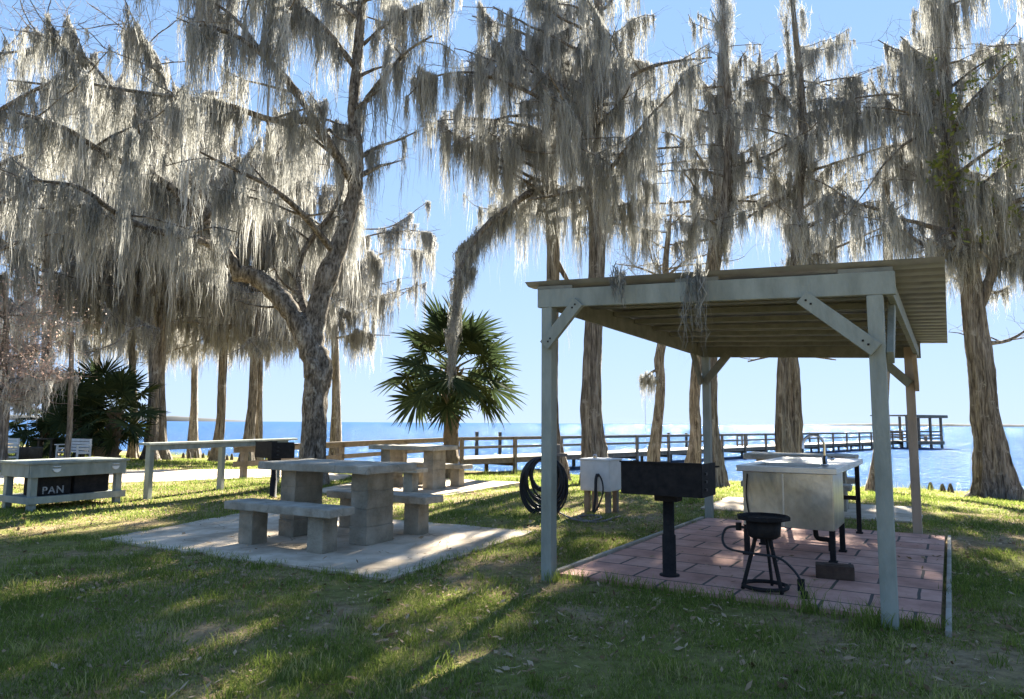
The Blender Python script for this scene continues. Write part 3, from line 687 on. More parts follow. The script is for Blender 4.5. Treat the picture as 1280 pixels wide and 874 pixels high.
# ------------------------------------------------------------------ pier, approach railing, shelter, mooring posts
DZ = -.10
p0 = np.array([-1.97, 27.9]); p1 = np.array([38.0, 69.0]); pd = p1 - p0; PL = float(np.linalg.norm(pd)); pA = math.atan2(pd[1], pd[0])
pier = thing('pier', 'long timber pier with handrail running out over the lake', 'pier', (p0[0], p0[1], 0), pA)
b = BM(); b.box((PL / 2, .9, DZ - .02), (PL, 1.9, .04), bev=0); b.obj('deck', M['deck'], pier)
b = BM(); b.box((PL / 2, 0.03, DZ - .14), (PL, .05, .19), bev=0); b.box((PL / 2, 1.78, DZ - .14), (PL, .05, .19), bev=0); b.obj('joist', M['dock'], pier)
b = BM(); b.box((PL / 2, -.02, DZ + .84), (PL, .14, .04), bev=0); b.box((PL / 2, .02, DZ + .44), (PL, .04, .10), bev=0); b.box((PL / 2, .02, DZ + .77), (PL, .04, .09), bev=0); b.obj('handrail', M['dock'], pier)
npost = 20
for k in range(npost):
    x = k * PL / (npost - 1)
    b = BM(); b.box((x, -.035, (DZ + .84 - 1.6) / 2), (.14, .12, .84 + DZ + 1.6 - .02), bev=0); b.obj('post', M['dock'], pier)
    b = BM(); b.lathe([(0, -1.7), (.09, -1.7), (.09, DZ - .05), (0, DZ - .05)], (x, 1.7, 0), 8); b.obj('pile', M['blackwood'], pier)
    b = BM(); b.box((x, .87, DZ - .30), (.10, 1.9, .14), bev=0); b.obj('cross_beam', M['blackwood'], pier)
b = BM()
for z in (.05, .33, .62): b.box((0, 0, z + .05), (1.5, .05, .07), bev=0)
for x in (-.7, 0, .7): b.box((x, 0, .40), (.09, .09, .8), bev=0)
gt = tag(b.obj('pier_bench', M['dock']), 'slatted timber bench back on the pier behind the handrail', 'bench'); gp = p0 + pd * .46; gt.location = (gp[0] - .9, gp[1] + .9, DZ); gt.rotation_euler = (0, 0, pA)
sh = thing('pier_shelter', 'flat roofed timber shelter on the platform at the far end of the pier', 'shelter', (39.0, 69.5, 0), math.radians(20))
b = BM(); b.box((0, 0, DZ - .06), (4.8, 3.6, .12), bev=0); b.obj('platform', M['deck'], sh)
b = BM(); b.box((0, -1.8, DZ - .2), (4.8, .08, .3), bev=0); b.obj('fascia', M['dock'], sh)
b = BM(); b.box((0, 0, 2.32), (5.3, 4.2, .10), bev=0); b.box((0, -2.1, 2.22), (5.3, .06, .26), bev=0); b.box((2.62, 0, 2.22), (.06, 4.2, .26), bev=0); b.obj('roof', M['dock'], sh)
for x in (-2.2, -.7, .8, 2.2):
    for y in (-1.7, 1.7):
        b = BM(); b.box((x, y, .25), (.18, .18, 4.0), bev=0); b.obj('post', M['dock'], sh)
for y in (-1.66, 1.66):
    b = BM()
    for z in (.25, .55, .88): b.box((0, y, DZ + z), (4.4, .06, .13), bev=0)
    b.obj('handrail', M['dock'], sh)
b = BM(); b.box((.3, -.8, DZ + .42), (2.6, .4, .06), bev=0); b.box((-.6, -.8, DZ + .2), (.1, .3, .4), bev=0); b.box((1.2, -.8, DZ + .2), (.1, .3, .4), bev=0); b.obj('seat', M['dock'], sh)

q0 = np.array([-6.3, 16.2]); q1 = p0 + np.array([-.05, -.12]); qd = q1 - q0; QL = float(np.linalg.norm(qd)); qA = math.atan2(qd[1], qd[0])
rl = thing('approach_railing', 'brown two rail timber railing leading from the lawn to the pier', 'railing', (q0[0], q0[1], 0), qA)
b = BM(); b.box((QL / 2, 0, .74), (QL, .13, .045), bev=0); b.box((QL / 2, .02, .66), (QL, .04, .12), bev=0); b.obj('top_rail', M['rail'], rl)
b = BM(); b.box((QL / 2, .02, .34), (QL, .04, .12), bev=0); b.obj('lower_rail', M['rail'], rl)
for s_ in (.03, .352, .652, .99):
    b = BM(); b.box((QL * s_, .05, .21), (.14, .10, 1.02), bev=0); b.obj('post', M['rail'], rl)
b = BM(); b.box((QL * .80, 1.0, -.13), (QL * .42, 1.8, .06), bev=0)
wk = tag(b.obj('boardwalk', M['deck']), 'short boardwalk of pale planks joining the lawn to the pier', 'boardwalk'); wk.location = (q0[0], q0[1], 0); wk.rotation_euler = (0, 0, qA)
for i, (x, y, Y) in enumerate(((596, 551, 40), (625, 551, 42), (836, 550, 50), (858, 550, 52), (990, 546, 80), (1012, 546, 82))):
    P = at(x, y, Y); b = BM(); b.lathe([(0, -1.6), (.11, -1.6), (.10, P[2] + .5), (0, P[2] + .52)], (0, 0, 0), 8)
    lab = ['mooring post in the water left of the palm side railing gap', 'mooring post in the water just left of the hose coil', 'mooring post in the water left of the rear pavilion post', 'second mooring post right beside the twin trunk by the rear pavilion post', 'mooring post far out beyond the twin trunk tree', 'mooring post far out above the sink tap'][i]
    o = tag(b.obj('mooring_post', M['blackwood']), lab, 'mooring post', 'mooring posts in the lake'); o.location = (P[0], P[1], 0)

# ------------------------------------------------------------------ far left seating
def garden_bench(loc, rz, label):
    t = thing('garden_bench', label, 'bench', loc, rz, 'white garden benches')
    b = BM()
    for z in (.50, .61, .72, .83): b.box((0, .25, z), (1.25, .03, .09), bev=.004)
    b.obj('backrest', M['white'], t)
    b = BM()
    for y in (-.2, -.08, .04, .16): b.box((0, y, .42), (1.25, .10, .03), bev=.004)
    b.obj('seat', M['white'], t)
    for sx in (-1, 1):
        b = BM(); b.box((sx * .66, -.02, .66), (.09, .62, .035), bev=.004)
        b.box((sx * .66, -.24, .33), (.06, .06, .66), bev=.004); b.box((sx * .66, .25, .44), (.06, .06, .88), bev=.004)
        for z in (.2, .38, .52): b.box((sx * .66, 0, z), (.03, .50, .07), bev=.003)
        b.obj('arm', M['white'], t)
    return t
def on_ground(px, Y):
    d = _ray(px, 560); x = d[0] / d[1] * Y; return (x, Y, g1(x, Y))
gb = garden_bench(on_ground(92, 22.0), math.radians(-28), 'white slatted garden bench beside the bare pole'); gb.scale = (.8, .8, .85)
dup(gb, on_ground(0, 22.0), math.radians(-22), 'white slatted garden bench cut by the left edge of the photo')
l_ = on_ground(37, 23.0); b = BM(); b.lathe([(0, 0), (.30, 0), (.36, .1), (.38, .42), (.34, .44), (.32, .30), (0, .28)], n=22); o = tag(b.obj('fire_pit', M['blackwood'], None, True), 'dark round tub between the two white garden benches', 'fire pit'); o.location = l_
l_ = on_ground(58, 24.5); st_ = thing('side_table', 'small dark flat topped table beside the white bench', 'table', l_, .2)
b = BM(); b.box((0, 0, .68), (.62, .5, .04), bev=.006); b.obj('tabletop', M['blackwood'], st_)
for sx in (-1, 1):
    b = BM(); b.box((sx * .2, 0, .33), (.07, .3, .66), bev=.005); b.obj('leg', M['blackwood'], st_)
l_ = on_ground(129, 25.0); b = BM(); b.lathe([(0, 0), (.22, 0), (.30, .45), (.27, .46), (.21, .1), (0, .08)], n=18); o = tag(b.obj('wicker_basket', M['wicker'], None, True), 'round wicker basket right of the white bench', 'basket'); o.location = l_
b = BM(); b.lathe([(0, .0), (.14, .0), (.2, .15), (.12, .34), (.05, .42), (0, .43)], n=12); o = tag(b.obj('black_bag', M['rubber'], None, True), 'black bag bulging from the wicker basket', 'bag'); o.location = (l_[0], l_[1], l_[2] + .30)
lp = on_ground(84, 20.0); top = at(90, 415, 20.0)
pl = thing('wooden_pole', 'slim bare grey pole with a short crossarm among the left trees', 'pole', lp)
b = BM(); b.pipe([(0, 0, -.1), (.03, 0, 1.2), (top[0] - lp[0], 0, top[2] - lp[2])], np.array([.085, .075, .06]), 10); b.obj('shaft', M['bark_grey'], pl, True)
b = BM(); b.box((top[0] - lp[0], 0, top[2] - lp[2] - .06), (.26, .07, .05), bev=.005); b.obj('crossarm', M['bark_grey'], pl)

# ------------------------------------------------------------------ moss-hung trees
SROW = np.array([0, .14, .3, .48, .66, .84, 1.0]); SWID = np.array([.55, 1, 1, .85, .7, .45, .06])
def hang_moss(buf, A, T, L, ns, width, spread, rg, tint=.5):
    A = np.asarray(A); T = np.asarray(T); L = np.asarray(L)
    bt = tint + rg.normal(0, .19, len(A))  # random tone per beard, also painting in lit and shaded variety
    ix = np.repeat(np.arange(len(A)), ns); n = len(ix)
    sp = np.broadcast_to(np.asarray(spread, float), (len(A),))[ix]
    u = np.clip(rg.normal(0, .5, n), -1.6, 1.6); v = rg.normal(0, .35, n)
    t = T[ix].copy(); t[:, 2] *= .6; pr = np.stack([-t[:, 1], t[:, 0], t[:, 2] * 0], 1)
    off = t * (u * sp)[:, None] + pr * (v * sp * .9)[:, None]; off[:, 2] += rg.normal(0, .05, n) - .10 * np.abs(u)
    ln = L[ix] * (.12 + .88 * rg.random(n) ** 1.5) * (1 - .45 * np.abs(u))
    yaw = rg.uniform(0, np.pi, n); w = width * (.28 + 1.0 * rg.random(n) ** 2.2)
    drift = rg.normal(0, .06, (n, 2)) * np.minimum(ln, 1.2)[:, None]
    ph = rg.uniform(0, 6.28, n)
    V = np.zeros((n, 7, 2, 3))
    for k, (s_, wf) in enumerate(zip(SROW, SWID)):
        c = A[ix] + off * (1 - .55 * s_)[..., None] if False else A[ix] + off * (1 - .5 * s_)
        wig = (.03 * np.sin(ph + k * 1.7) + rg.normal(0, .022, n)) * np.minimum(1, ln); wy = rg.normal(0, .03, n) * np.minimum(1, ln)
        c = c + np.stack([drift[:, 0] * s_ + wig, drift[:, 1] * s_ + wy, -ln * s_ + .03], 1)
        a = yaw + k * rg.uniform(.2, 1.0, n)
        d = np.stack([np.cos(a), np.sin(a), np.zeros(n)], 1) * (w * wf * .5)[:, None]
        V[:, k, 0] = c - d; V[:, k, 1] = c + d
    base = np.arange(n)[:, None] * 14; F = []
    for k in range(6): F.append(base + np.array([2 * k, 2 * k + 1, 2 * k + 3, 2 * k + 2]))
    tv = np.clip(bt[ix] + rg.normal(0, .09, n), .02, .98)
    buf.add(V.reshape(-1, 3), np.concatenate(F), np.repeat(tv, 14))

class Tree:
    def __init__(s, name, label, px, Y, bark, seed, moss='moss', width=.020, zmin=2.2, lr=(.6, 2.9), strands=30, spread=.13, dens=4.6, tint=.5, group=None):
        s.name, s.label, s.bark, s.mossmat = name, label, bark, moss
        x, y, z = on_ground(px, Y); s.loc = np.array([x, y, z]); s.Y = Y
        s.rs = .74; s.twigmat = 'twig'; s.rg = np.random.default_rng(seed); s.tb = Buf(); s.wb = Buf(); s.A = []; s.T = []; s.L = []; s.S = []
        s.width, s.zmin, s.lr, s.strands, s.spread, s.dens, s.tint, s.group = width, zmin, lr, strands, spread, dens, tint, group
    def zlow(s, p): return s.zmin
    def px(s, pts): return np.array([at(p[0], p[1], s.Y + (p[2] if len(p) > 2 else 0)) for p in pts])
    def trunk(s, pts, rad, flutes=0, fl=.0, sides=30, k=7, roots=True):
        P = s.px(pts); P[0, 2] = g1(P[0, 0], P[0, 1]) - .15; rad = np.array(rad) * s.rs
        Q = smoothpath(P, k); R = np.interp(np.linspace(0, 1, len(Q)), np.linspace(0, 1, len(rad)), rad)
        ph = s.rg.uniform(0, 6.28, 4); rg = s.rg
        wob = rg.normal(0, 1, (len(Q), sides))
        for i in range(1, len(Q)): wob[i] = .82 * wob[i - 1] + .57 * wob[i]
        wob = 1 + .065 * wob
        def flute(i, th):
            h = max(0, 1 - i / (len(Q) * .35)); f = (fl * h + .04)
            return wob[i] * (1 + f * np.cos(flutes * th + ph[0]) + f * .5 * np.cos((flutes * 2 - 1) * th + ph[1]) + .05 * np.cos(3 * th + ph[2] + i * .2))
        tube(s.tb, Q, R, sides, flute if flutes else (lambda i, th: wob[i]))
        return Q, R
    def moss(s, Q, dens=1.0, lr=None, spread=None, n=None):
        lr = lr or s.lr; seg = np.linalg.norm(np.diff(Q, axis=0), axis=1); cl = np.concatenate([[0], np.cumsum(seg)])
        nc = s.rg.poisson(max(0, cl[-1] * s.dens * dens * .55)); d = []      # moss gathers in clumps along a branch, with gaps
        for c_ in s.rg.uniform(0, cl[-1], nc):
            d += list(np.clip(c_ + s.rg.normal(0, .16, s.rg.integers(1, 6)), 0, cl[-1] * .999))
        if not d: return
        for q in d:
            i = min(len(seg) - 1, int(np.searchsorted(cl, q)) - 1 if q > 0 else 0); i = max(i, 0)
            f = (q - cl[i]) / (seg[i] + 1e-9); p = Q[i] + (Q[i + 1] - Q[i]) * f; t = (Q[i + 1] - Q[i]) / (seg[i] + 1e-9)
            if abs(t[2]) > .85: a = s.rg.uniform(0, 6.28); t = np.array([math.cos(a), math.sin(a), 0.])
            L = lr[0] * .4 + (lr[1] - lr[0] * .4) * s.rg.random() ** 1.35 * s.rg.choice([.6, 1, 1.25]); L = min(L, p[2] - s.zlow(p) - s.rg.uniform(0, 1.2))
            if L < .2: continue
            s.A.append(p); s.T.append(t); s.L.append(L); s.S.append((spread or s.spread) * s.rg.uniform(.35, 1.5) * (.45 + .35 * min(L, 1.6)))
    def grow(s, p, d, length, r, curl=.22, lift=.0, seg=.28):
        n = max(4, int(length / seg)); P = [np.array(p, float)]; d = np.array(d, float); d /= np.linalg.norm(d)
        for i in range(n):
            d = d + s.rg.normal(0, curl, 3) * np.array([1, 1, .7]); d[2] += lift; d /= np.linalg.norm(d)
            P.append(P[-1] + d * length / n)
        return np.array(P)
    def twigs(s, Q, m, ln=(.35, 1.1), up=.35, r=.006):
        for _ in range(m):
            i = s.rg.integers(len(Q) // 3, len(Q)); a = s.rg.uniform(0, 6.28)
            P = s.grow(Q[i], (math.cos(a), math.sin(a), s.rg.normal(up, .4)), s.rg.uniform(*ln), r, .3, .02, .16)
            tube(s.wb, P, np.linspace(r, r * .4, len(P)), 3, cap=False)
            if s.rg.random() < .7:
                j = len(P) // 2; a += s.rg.choice([-1, 1]) * .8
                P2 = s.grow(P[j], (math.cos(a), math.sin(a), up), s.rg.uniform(*ln) * .6, r * .7, .3, .02, .14)
                tube(s.wb, P2, np.linspace(r * .7, r * .3, len(P2)), 3, cap=False)
    def limb(s, Q, r0, r1=.02, moss=1.0, sec=.6, secL=(.7, 2.0), lr=None, tw=3, start=.12, lift=.01, out=.5, sides=8, tert=True):
        Q = np.asarray(Q); tube(s.tb, Q, np.linspace(r0, r1, len(Q)) * (1 + .08 * s.rg.normal(0, 1, len(Q))), sides)
        k0 = int(len(Q) * start); s.moss(Q[k0:] - np.array([0, 0, .5 * r1]), moss, lr)
        Ln = np.linalg.norm(np.diff(Q, axis=0), axis=1).sum()
        m = int(Ln * (1 - start) / sec + s.rg.random()) if sec else 0
        for _ in range(m):
            i = s.rg.integers(k0, len(Q) - 1); t = Q[i + 1] - Q[i]; t /= np.linalg.norm(t) + 1e-9
            a = s.rg.uniform(0, 6.28); d = t * out + np.array([math.cos(a), math.sin(a), s.rg.normal(.15, .28)])
            f = i / len(Q); rr = (r0 + (r1 - r0) * f) * .45
            P = s.grow(Q[i], d, s.rg.uniform(*secL), rr, .2, lift)
            tube(s.tb, P, np.linspace(max(rr, .014), .009, len(P)), 5, cap=False)
            s.moss(P, moss, lr)
            if tw: s.twigs(P, tw)
        if tw: s.twigs(Q[k0:], tw * 2)
    def crown_limbs(s, Q, R, z0, z1, n, Lr, moss=1.0, lr=None, elev=(.05, .5), taper=.35, sec=.8, tw=3, bias=None):
        """long, nearly level limbs up a trunk, not much shorter towards the top"""
        az0 = s.rg.uniform(0, 6.28)
        for k in range(n):
            z = z0 + (z1 - z0) * ((k + s.rg.uniform(0, 1)) / n); i = int(np.argmin(np.abs(Q[:, 2] - z))); az = az0 + k * 2.4 + s.rg.normal(0, .5)
            if bias is not None and s.rg.random() < .3: az = bias + s.rg.normal(0, .5)
            f = (z - z0) / max(.1, z1 - z0); L = s.rg.uniform(*Lr) * (1 - taper * f)
            P = s.grow(Q[i], (math.cos(az), math.sin(az), s.rg.uniform(*elev)), L, R[i] * .4, .13, -.012)
            s.limb(P, max(.03, R[i] * .34), .014, moss, sec, (.5, 1.7), lr, tw, start=.15, lift=0)
    def finish(s, extra=None):
        t = thing(s.name, s.label, 'tree', s.loc, 0, s.group)
        def put(n, b, m, sm=False):
            for i in range(len(b.v)): b.v[i] = b.v[i] - s.loc
            return fast_obj(n, b, m, t, sm)
        put('trunk', s.tb, M[s.bark], True)
        if s.wb.v: put('crown', s.wb, M[s.twigmat])
        if s.A:
            mb = Buf(); hang_moss(mb, s.A, s.T, np.array(s.L), s.strands, s.width, s.S, s.rg, s.tint); put('spanish_moss', mb, M[s.mossmat])
            print(s.name, s.label[:30], 'beards', len(s.A))
        return t, put

# great oak at the left, forking above the concrete table
t = Tree('oak_tree', 'thick forked oak draped in grey moss behind the near concrete table', 392, 15.0, 'bark_oak', 21, zmin=2.6, lr=(.7, 2.8), strands=32, spread=.14, dens=5.2)
Q, R = t.trunk([(392, 606), (391, 570), (393, 530), (394, 495), (398, 462), (392, 440)], [.44, .37, .33, .32, .36, .30], 5, .10)
t.zlow = lambda p: 4.9 if (p[1] < 15.5 and -6.2 < p[0] * 15 / p[1] < -2.9) else 2.6
def oak(pts, r0, r1, **k):
    t.limb(smoothpath(t.px(pts), 5), r0, r1, **k)
oak([(396, 468), (384, 425), (362, 388), (340, 362), (316, 345), (294, 342)], .27, .17, moss=.25, sec=0, tw=0, start=.5, sides=12)
oak([(300, 343, 0), (283, 318, -.2), (265, 288, -.3), (243, 262, -.6), (212, 234, -1), (178, 214, -1.2), (128, 190, -1.6), (80, 160, -2), (20, 140, -2.2)], .15, .03, sec=.42, secL=(.8, 2.3))
oak([(398, 462, 0), (392, 415, .1), (404, 360, .2), (420, 318, .3), (432, 280, .4), (443, 240, .5), (446, 195, .5), (441, 140, .6), (447, 70, .7), (452, 0, .8), (450, -70, 1)], .26, .08, moss=.5, sec=.6, start=.45, sides=12)
oak([(388, 410, 0), (376, 370, .6), (373, 330, 1.0), (392, 295, 1.4), (415, 265, 1.8), (430, 220, 2.2), (420, 150, 2.6)], .10, .03, sec=.5)
oak([(443, 230, .5), (418, 190, 0), (392, 150, -.6), (365, 108, -1), (330, 70, -1.5), (285, 40, -1.8), (240, 30, -2.2)], .12, .025, sec=.38, secL=(.8, 2.2))
oak([(443, 150, .6), (465, 115, .4), (490, 85, 0), (512, 62, -.3), (540, 45, -.6)], .07, .02, sec=.6, secL=(.4, 1.0))
oak([(446, 200, .5), (470, 185, .9), (498, 175, 1.2), (520, 165, 1.4)], .05, .015, sec=.8, secL=(.3, .8))
oak([(265, 288, -.3), (255, 250, .5), (230, 205, 1.2), (190, 165, 1.8), (140, 130, 2.4), (80, 110, 3), (10, 100, 3.4)], .11, .02, sec=.42, secL=(.8, 2.2))
oak([(300, 343, 0), (280, 300, 1), (290, 250, 2), (320, 210, 2.8), (345, 205, 3.2), (385, 195, 3.6)], .12, .03, sec=.45)
oak([(283, 318, 0), (250, 300, -1.2), (200, 290, -2.2), (150, 270, -3), (100, 235, -3.6), (40, 225, -4)], .10, .02, sec=.45, secL=(.7, 2.0))
oak([(392, 150, -.6), (340, 150, -.8), (280, 130, -.9), (210, 120, -.8), (140, 110, -1), (70, 95, -1)], .08, .02, sec=.42, secL=(.7, 2.0))
oak([(420, 318, .3), (380, 270, -.6), (340, 235, -1.4), (300, 215, -2), (250, 190, -2.6)], .08, .02, sec=.5)
oak([(432, 280, .4), (445, 262, 1.4), (452, 250, 2.4), (448, 225, 3.4), (430, 205, 4.2)], .07, .02, sec=.55, secL=(.5, 1.2))
oak([(452, 25, .8), (415, 0, 1.2), (370, -20, 1.6), (310, -25, 2), (250, -20, 2.2)], .06, .015, sec=.4, secL=(.6, 1.6))
oak([(449, 60, .7), (490, 25, .9), (530, 5, 1), (575, -5, 1.2)], .05, .015, sec=.5, secL=(.4, 1.2))
oak([(450, 10, .8), (480, -30, 0), (520, -50, -.6), (560, -60, -1)], .05, .015, sec=.45)
oak([(330, 70, -1.5), (300, 30, -1.2), (270, 5, -1), (230, -15, -.8)], .05, .012, sec=.4, tw=6)
oak([(140, 110, -1), (110, 75, -.6), (80, 55, -.2), (40, 40, 0)], .04, .01, sec=.4, tw=8, moss=.7)
oak([(210, 120, -.8), (200, 80, -.3), (180, 50, 0), (150, 25, .2)], .04, .01, sec=.4, tw=8, moss=.7)
oak([(447, 90, .7), (410, 40, .2), (370, 5, -.2), (310, -30, -.4), (240, -50, -.6)], .07, .02, sec=.45)
t.finish()

# second oak standing beyond the left edge, its limbs reach into the photograph
t = Tree('oak_tree', 'moss hung oak at the far left edge whose limbs reach over the bins', -150, 17.5, 'bark_oak', 5, zmin=3.4, lr=(.7, 2.5), strands=32, spread=.14, dens=4.2)
Q, R = t.trunk([(-150, 604), (-150, 540), (-146, 470), (-140, 400), (-130, 300), (-130, 150), (-120, 20)], [.42, .34, .30, .27, .22, .14, .05], 5, .1)
for pts in ([(-144, 440), (-100, 350, -.5), (-50, 290, -1), (10, 250, -1.2), (70, 245, -1)], [(-138, 360), (-90, 270, 1), (-30, 220, 2), (40, 190, 2.5), (110, 170, 3)], [(-130, 290), (-90, 210, 0), (-30, 160, 0), (30, 120, 0), (90, 90, .4)],
            [(-130, 250), (-100, 170, 2), (-60, 110, 3), (0, 70, 4), (60, 60, 4)], [(-144, 430), (-210, 330), (-280, 260)], [(-135, 330), (-170, 250, -2), (-190, 180, -4)], [(-144, 430), (-90, 380, 1.5), (-30, 330, 2.5), (30, 300, 3.5), (90, 290, 4)]):
    oak(pts, .12, .02, sec=.42, secL=(.7, 2.0))
t.finish()

def cypress(label, px, Y, pts, rad, seed, z0, z1, n, Lr, limbs=(), flutes=7, fl=.16, bark='bark_cyp', moss='moss', group='bald cypresses along the shore', crown=True, mossy_trunk=0.0, finish=True, sec=.6, elev=(.02, .45), bias=None, **k):
    t = Tree('cypress_tree', label, px, Y, bark, seed, moss=moss, group=group, **k)
    Q, R = t.trunk(pts, rad, flutes, fl)
    if crown: t.crown_limbs(Q, R, z0, min(z1, 14.0), int(n * .85), (Lr[0] * 1.3, Lr[1] * 1.6), sec=sec * 1.1, elev=elev, bias=bias)
    for (lp_, r0, r1, kw) in limbs: t.limb(smoothpath(t.px(lp_), 4), r0, r1, **kw)
    if mossy_trunk:
        up_ = Q[Q[:, 2] > z0 - .5]
        t.moss(up_, mossy_trunk * .5, (.6, 2.2), .4)
        for q in range(2):
            a = t.rg.uniform(0, 6.28); t.moss(up_ + np.array([math.cos(a), math.sin(a), 0]) * .4, mossy_trunk * .4, (.5, 2.4), .3)
    if finish: t.finish()
    return t, Q, R
cypress('tall straight cypress trunk directly behind the white utility box', 742, 19.5,
        [(744, 612), (744, 585), (741, 540), (740, 470), (743, 390), (746, 300), (742, 210), (745, 120), (748, 30), (748, -80), (748, -190)], [.62, .47, .37, .33, .31, .30, .27, .25, .2, .14, .04], 31, 7.0, 15.5, 26, (1.6, 3.6),
        [([(746, 130), (775, 105, -.5), (810, 85, -1), (850, 76, -1.3), (890, 72, -1.5)], .08, .02, dict(sec=.55, secL=(.4, 1.0))),
         ([(744, 200), (775, 192, -.3), (820, 186, -.6), (870, 183, -.8)], .06, .02, dict(sec=.8, secL=(.3, .8))),
         ([(744, 180), (700, 140, -.5), (650, 110, -1), (600, 95, -1.4), (560, 100, -1.6)], .08, .02, dict(sec=.5)),
         ([(650, 110, -1), (600, 92, -1.6), (560, 92, -2), (530, 102, -2.3), (508, 122, -2.5)], .04, .015, dict(moss=1.6, sec=.6, secL=(.3, .9), lr=(.8, 3.6))),
         ([(744, 240), (790, 205, .4), (830, 195, .7)], .04, .012, dict(moss=.8, sec=.8, secL=(.3, .8))),
         ([(744, 120), (700, 70, .5), (650, 40, 1), (590, 20, 1.4)], .08, .02, dict(sec=.5)),
         ([(745, 230), (720, 238, -.4), (690, 245, -.8), (660, 250, -1.0)], .06, .03, dict(sec=.9, secL=(.3, .7)))], zmin=4.4, lr=(.7, 3.2), mossy_trunk=2.2, bias=3.3)
tb_, Q, R = cypress('cypress left of the utility box with a broken moss bound limb arching to the palm', 693, 21.3,
        [(697, 594), (694, 570), (689, 530), (688, 470), (690, 400), (692, 320), (690, 240), (693, 160), (696, 60), (700, -60), (700, -160)], [.58, .40, .29, .27, .26, .26, .24, .21, .17, .1, .03], 41, 7.5, 15.5, 24, (1.3, 3.2),
        [([(690, 235), (665, 240, -.6), (638, 258, -1.2), (610, 280, -1.8), (590, 305, -2.2), (576, 335, -2.6), (569, 385, -2.8)], .11, .06, dict(moss=7, sec=.9, secL=(.3, .8), tw=1, lr=(.5, 1.6), start=.3)),
         ([(569, 385, -2.8), (566, 425, -2.85), (563, 450, -2.9)], .06, .02, dict(moss=26, sec=0, tw=0, lr=(.6, 1.4), start=0)),
         ([(692, 200), (650, 165, .4), (610, 150, .8), (570, 150, 1)], .07, .02, dict(sec=.5)),
         ([(692, 320), (706, 345), (715, 360)], .10, .05, dict(sec=0, tw=0))], zmin=1.7, lr=(.7, 3.0), mossy_trunk=2.0, bias=3.1, finish=False)
for P, m, hw in ((smoothpath(tb_.px([(640, 258, -1.2), (610, 280, -1.8), (590, 305, -2.2), (577, 335, -2.6), (570, 380, -2.8), (566, 415, -2.85)]), 6), 95, .11),):
    for _ in range(m):
        p = P[tb_.rg.integers(0, len(P))] + tb_.rg.normal(0, .09, 3); a = tb_.rg.uniform(0, 6.28)
        tb_.A.append(p); tb_.T.append(np.array([math.cos(a), math.sin(a), 0])); tb_.L.append(min(tb_.rg.uniform(.4, 1.25), p[2] - 2.0)); tb_.S.append(hw)
tb_.finish()
tb_, Q, R = cypress('thin crooked bare topped cypress behind the black grill', 820, 24.0,
        [(816, 606), (818, 570), (822, 530), (826, 480), (824, 450), (829, 420), (834, 380), (832, 330), (836, 290), (839, 268)], [.34, .27, .22, .20, .21, .19, .17, .14, .10, .03], 51, 6.0, 8.5, 9, (.8, 2.0), flutes=5, fl=.1, bark='bark_grey', zmin=2.0, lr=(.3, .8), strands=12,
        limbs=[([(822, 478), (812, 476, -.2), (806, 480, -.3)], .06, .05, dict(moss=9, sec=0, tw=1, lr=(.7, 1.3), start=.3)), ([(834, 350), (800, 335), (770, 330)], .05, .012, dict(moss=.2, sec=.35, tw=9)), ([(834, 345), (860, 325), (885, 318)], .05, .012, dict(moss=.2, sec=.35, tw=9))], finish=False)
tube(tb_.tb, smoothpath(tb_.px([(824, 462, 0), (817, 464, -.1), (808, 470, -.25), (802, 474, -.3)]), 4), np.linspace(.06, .02, 13), 7)
for _ in range(48):
    p = at(tb_.rg.uniform(801, 818), 471, 23.75) + tb_.rg.normal(0, .07, 3); tb_.A.append(p); tb_.T.append(np.array([1., 0, 0])); tb_.L.append(tb_.rg.uniform(.5, 1.5)); tb_.S.append(.10)
tb_.finish()
cypress('leaning grey cypress stem left of the rear pavilion post', 866, 24.5,
        [(862, 606), (865, 580), (869, 540), (868, 500), (872, 450), (882, 380), (893, 300), (897, 240), (900, 150), (903, 40), (905, -90)], [.5, .33, .25, .24, .25, .24, .25, .23, .19, .13, .04], 61, 8.0, 16.5, 20, (1.2, 2.9), bark='bark_grey', flutes=5, fl=.2, zmin=5.0, mossy_trunk=2.0, lr=(.6, 2.9),
        limbs=[([(897, 240), (870, 190), (845, 170), (825, 165)], .07, .02, dict(sec=.6)), ([(898, 200), (925, 150), (945, 110), (950, 60)], .08, .02, dict(sec=.55))])
cypress('brown cypress trunk right behind the rear pavilion post', 890, 22.0,
        [(895, 606), (893, 580), (889, 540), (888, 480), (889, 400), (893, 330), (908, 250), (912, 150), (905, 50), (900, -80)], [.52, .36, .29, .28, .27, .25, .22, .18, .13, .05], 62, 7.0, 14.5, 13, (1.0, 2.4), fl=.12, zmin=5.0, mossy_trunk=1.5, lr=(.6, 2.0))
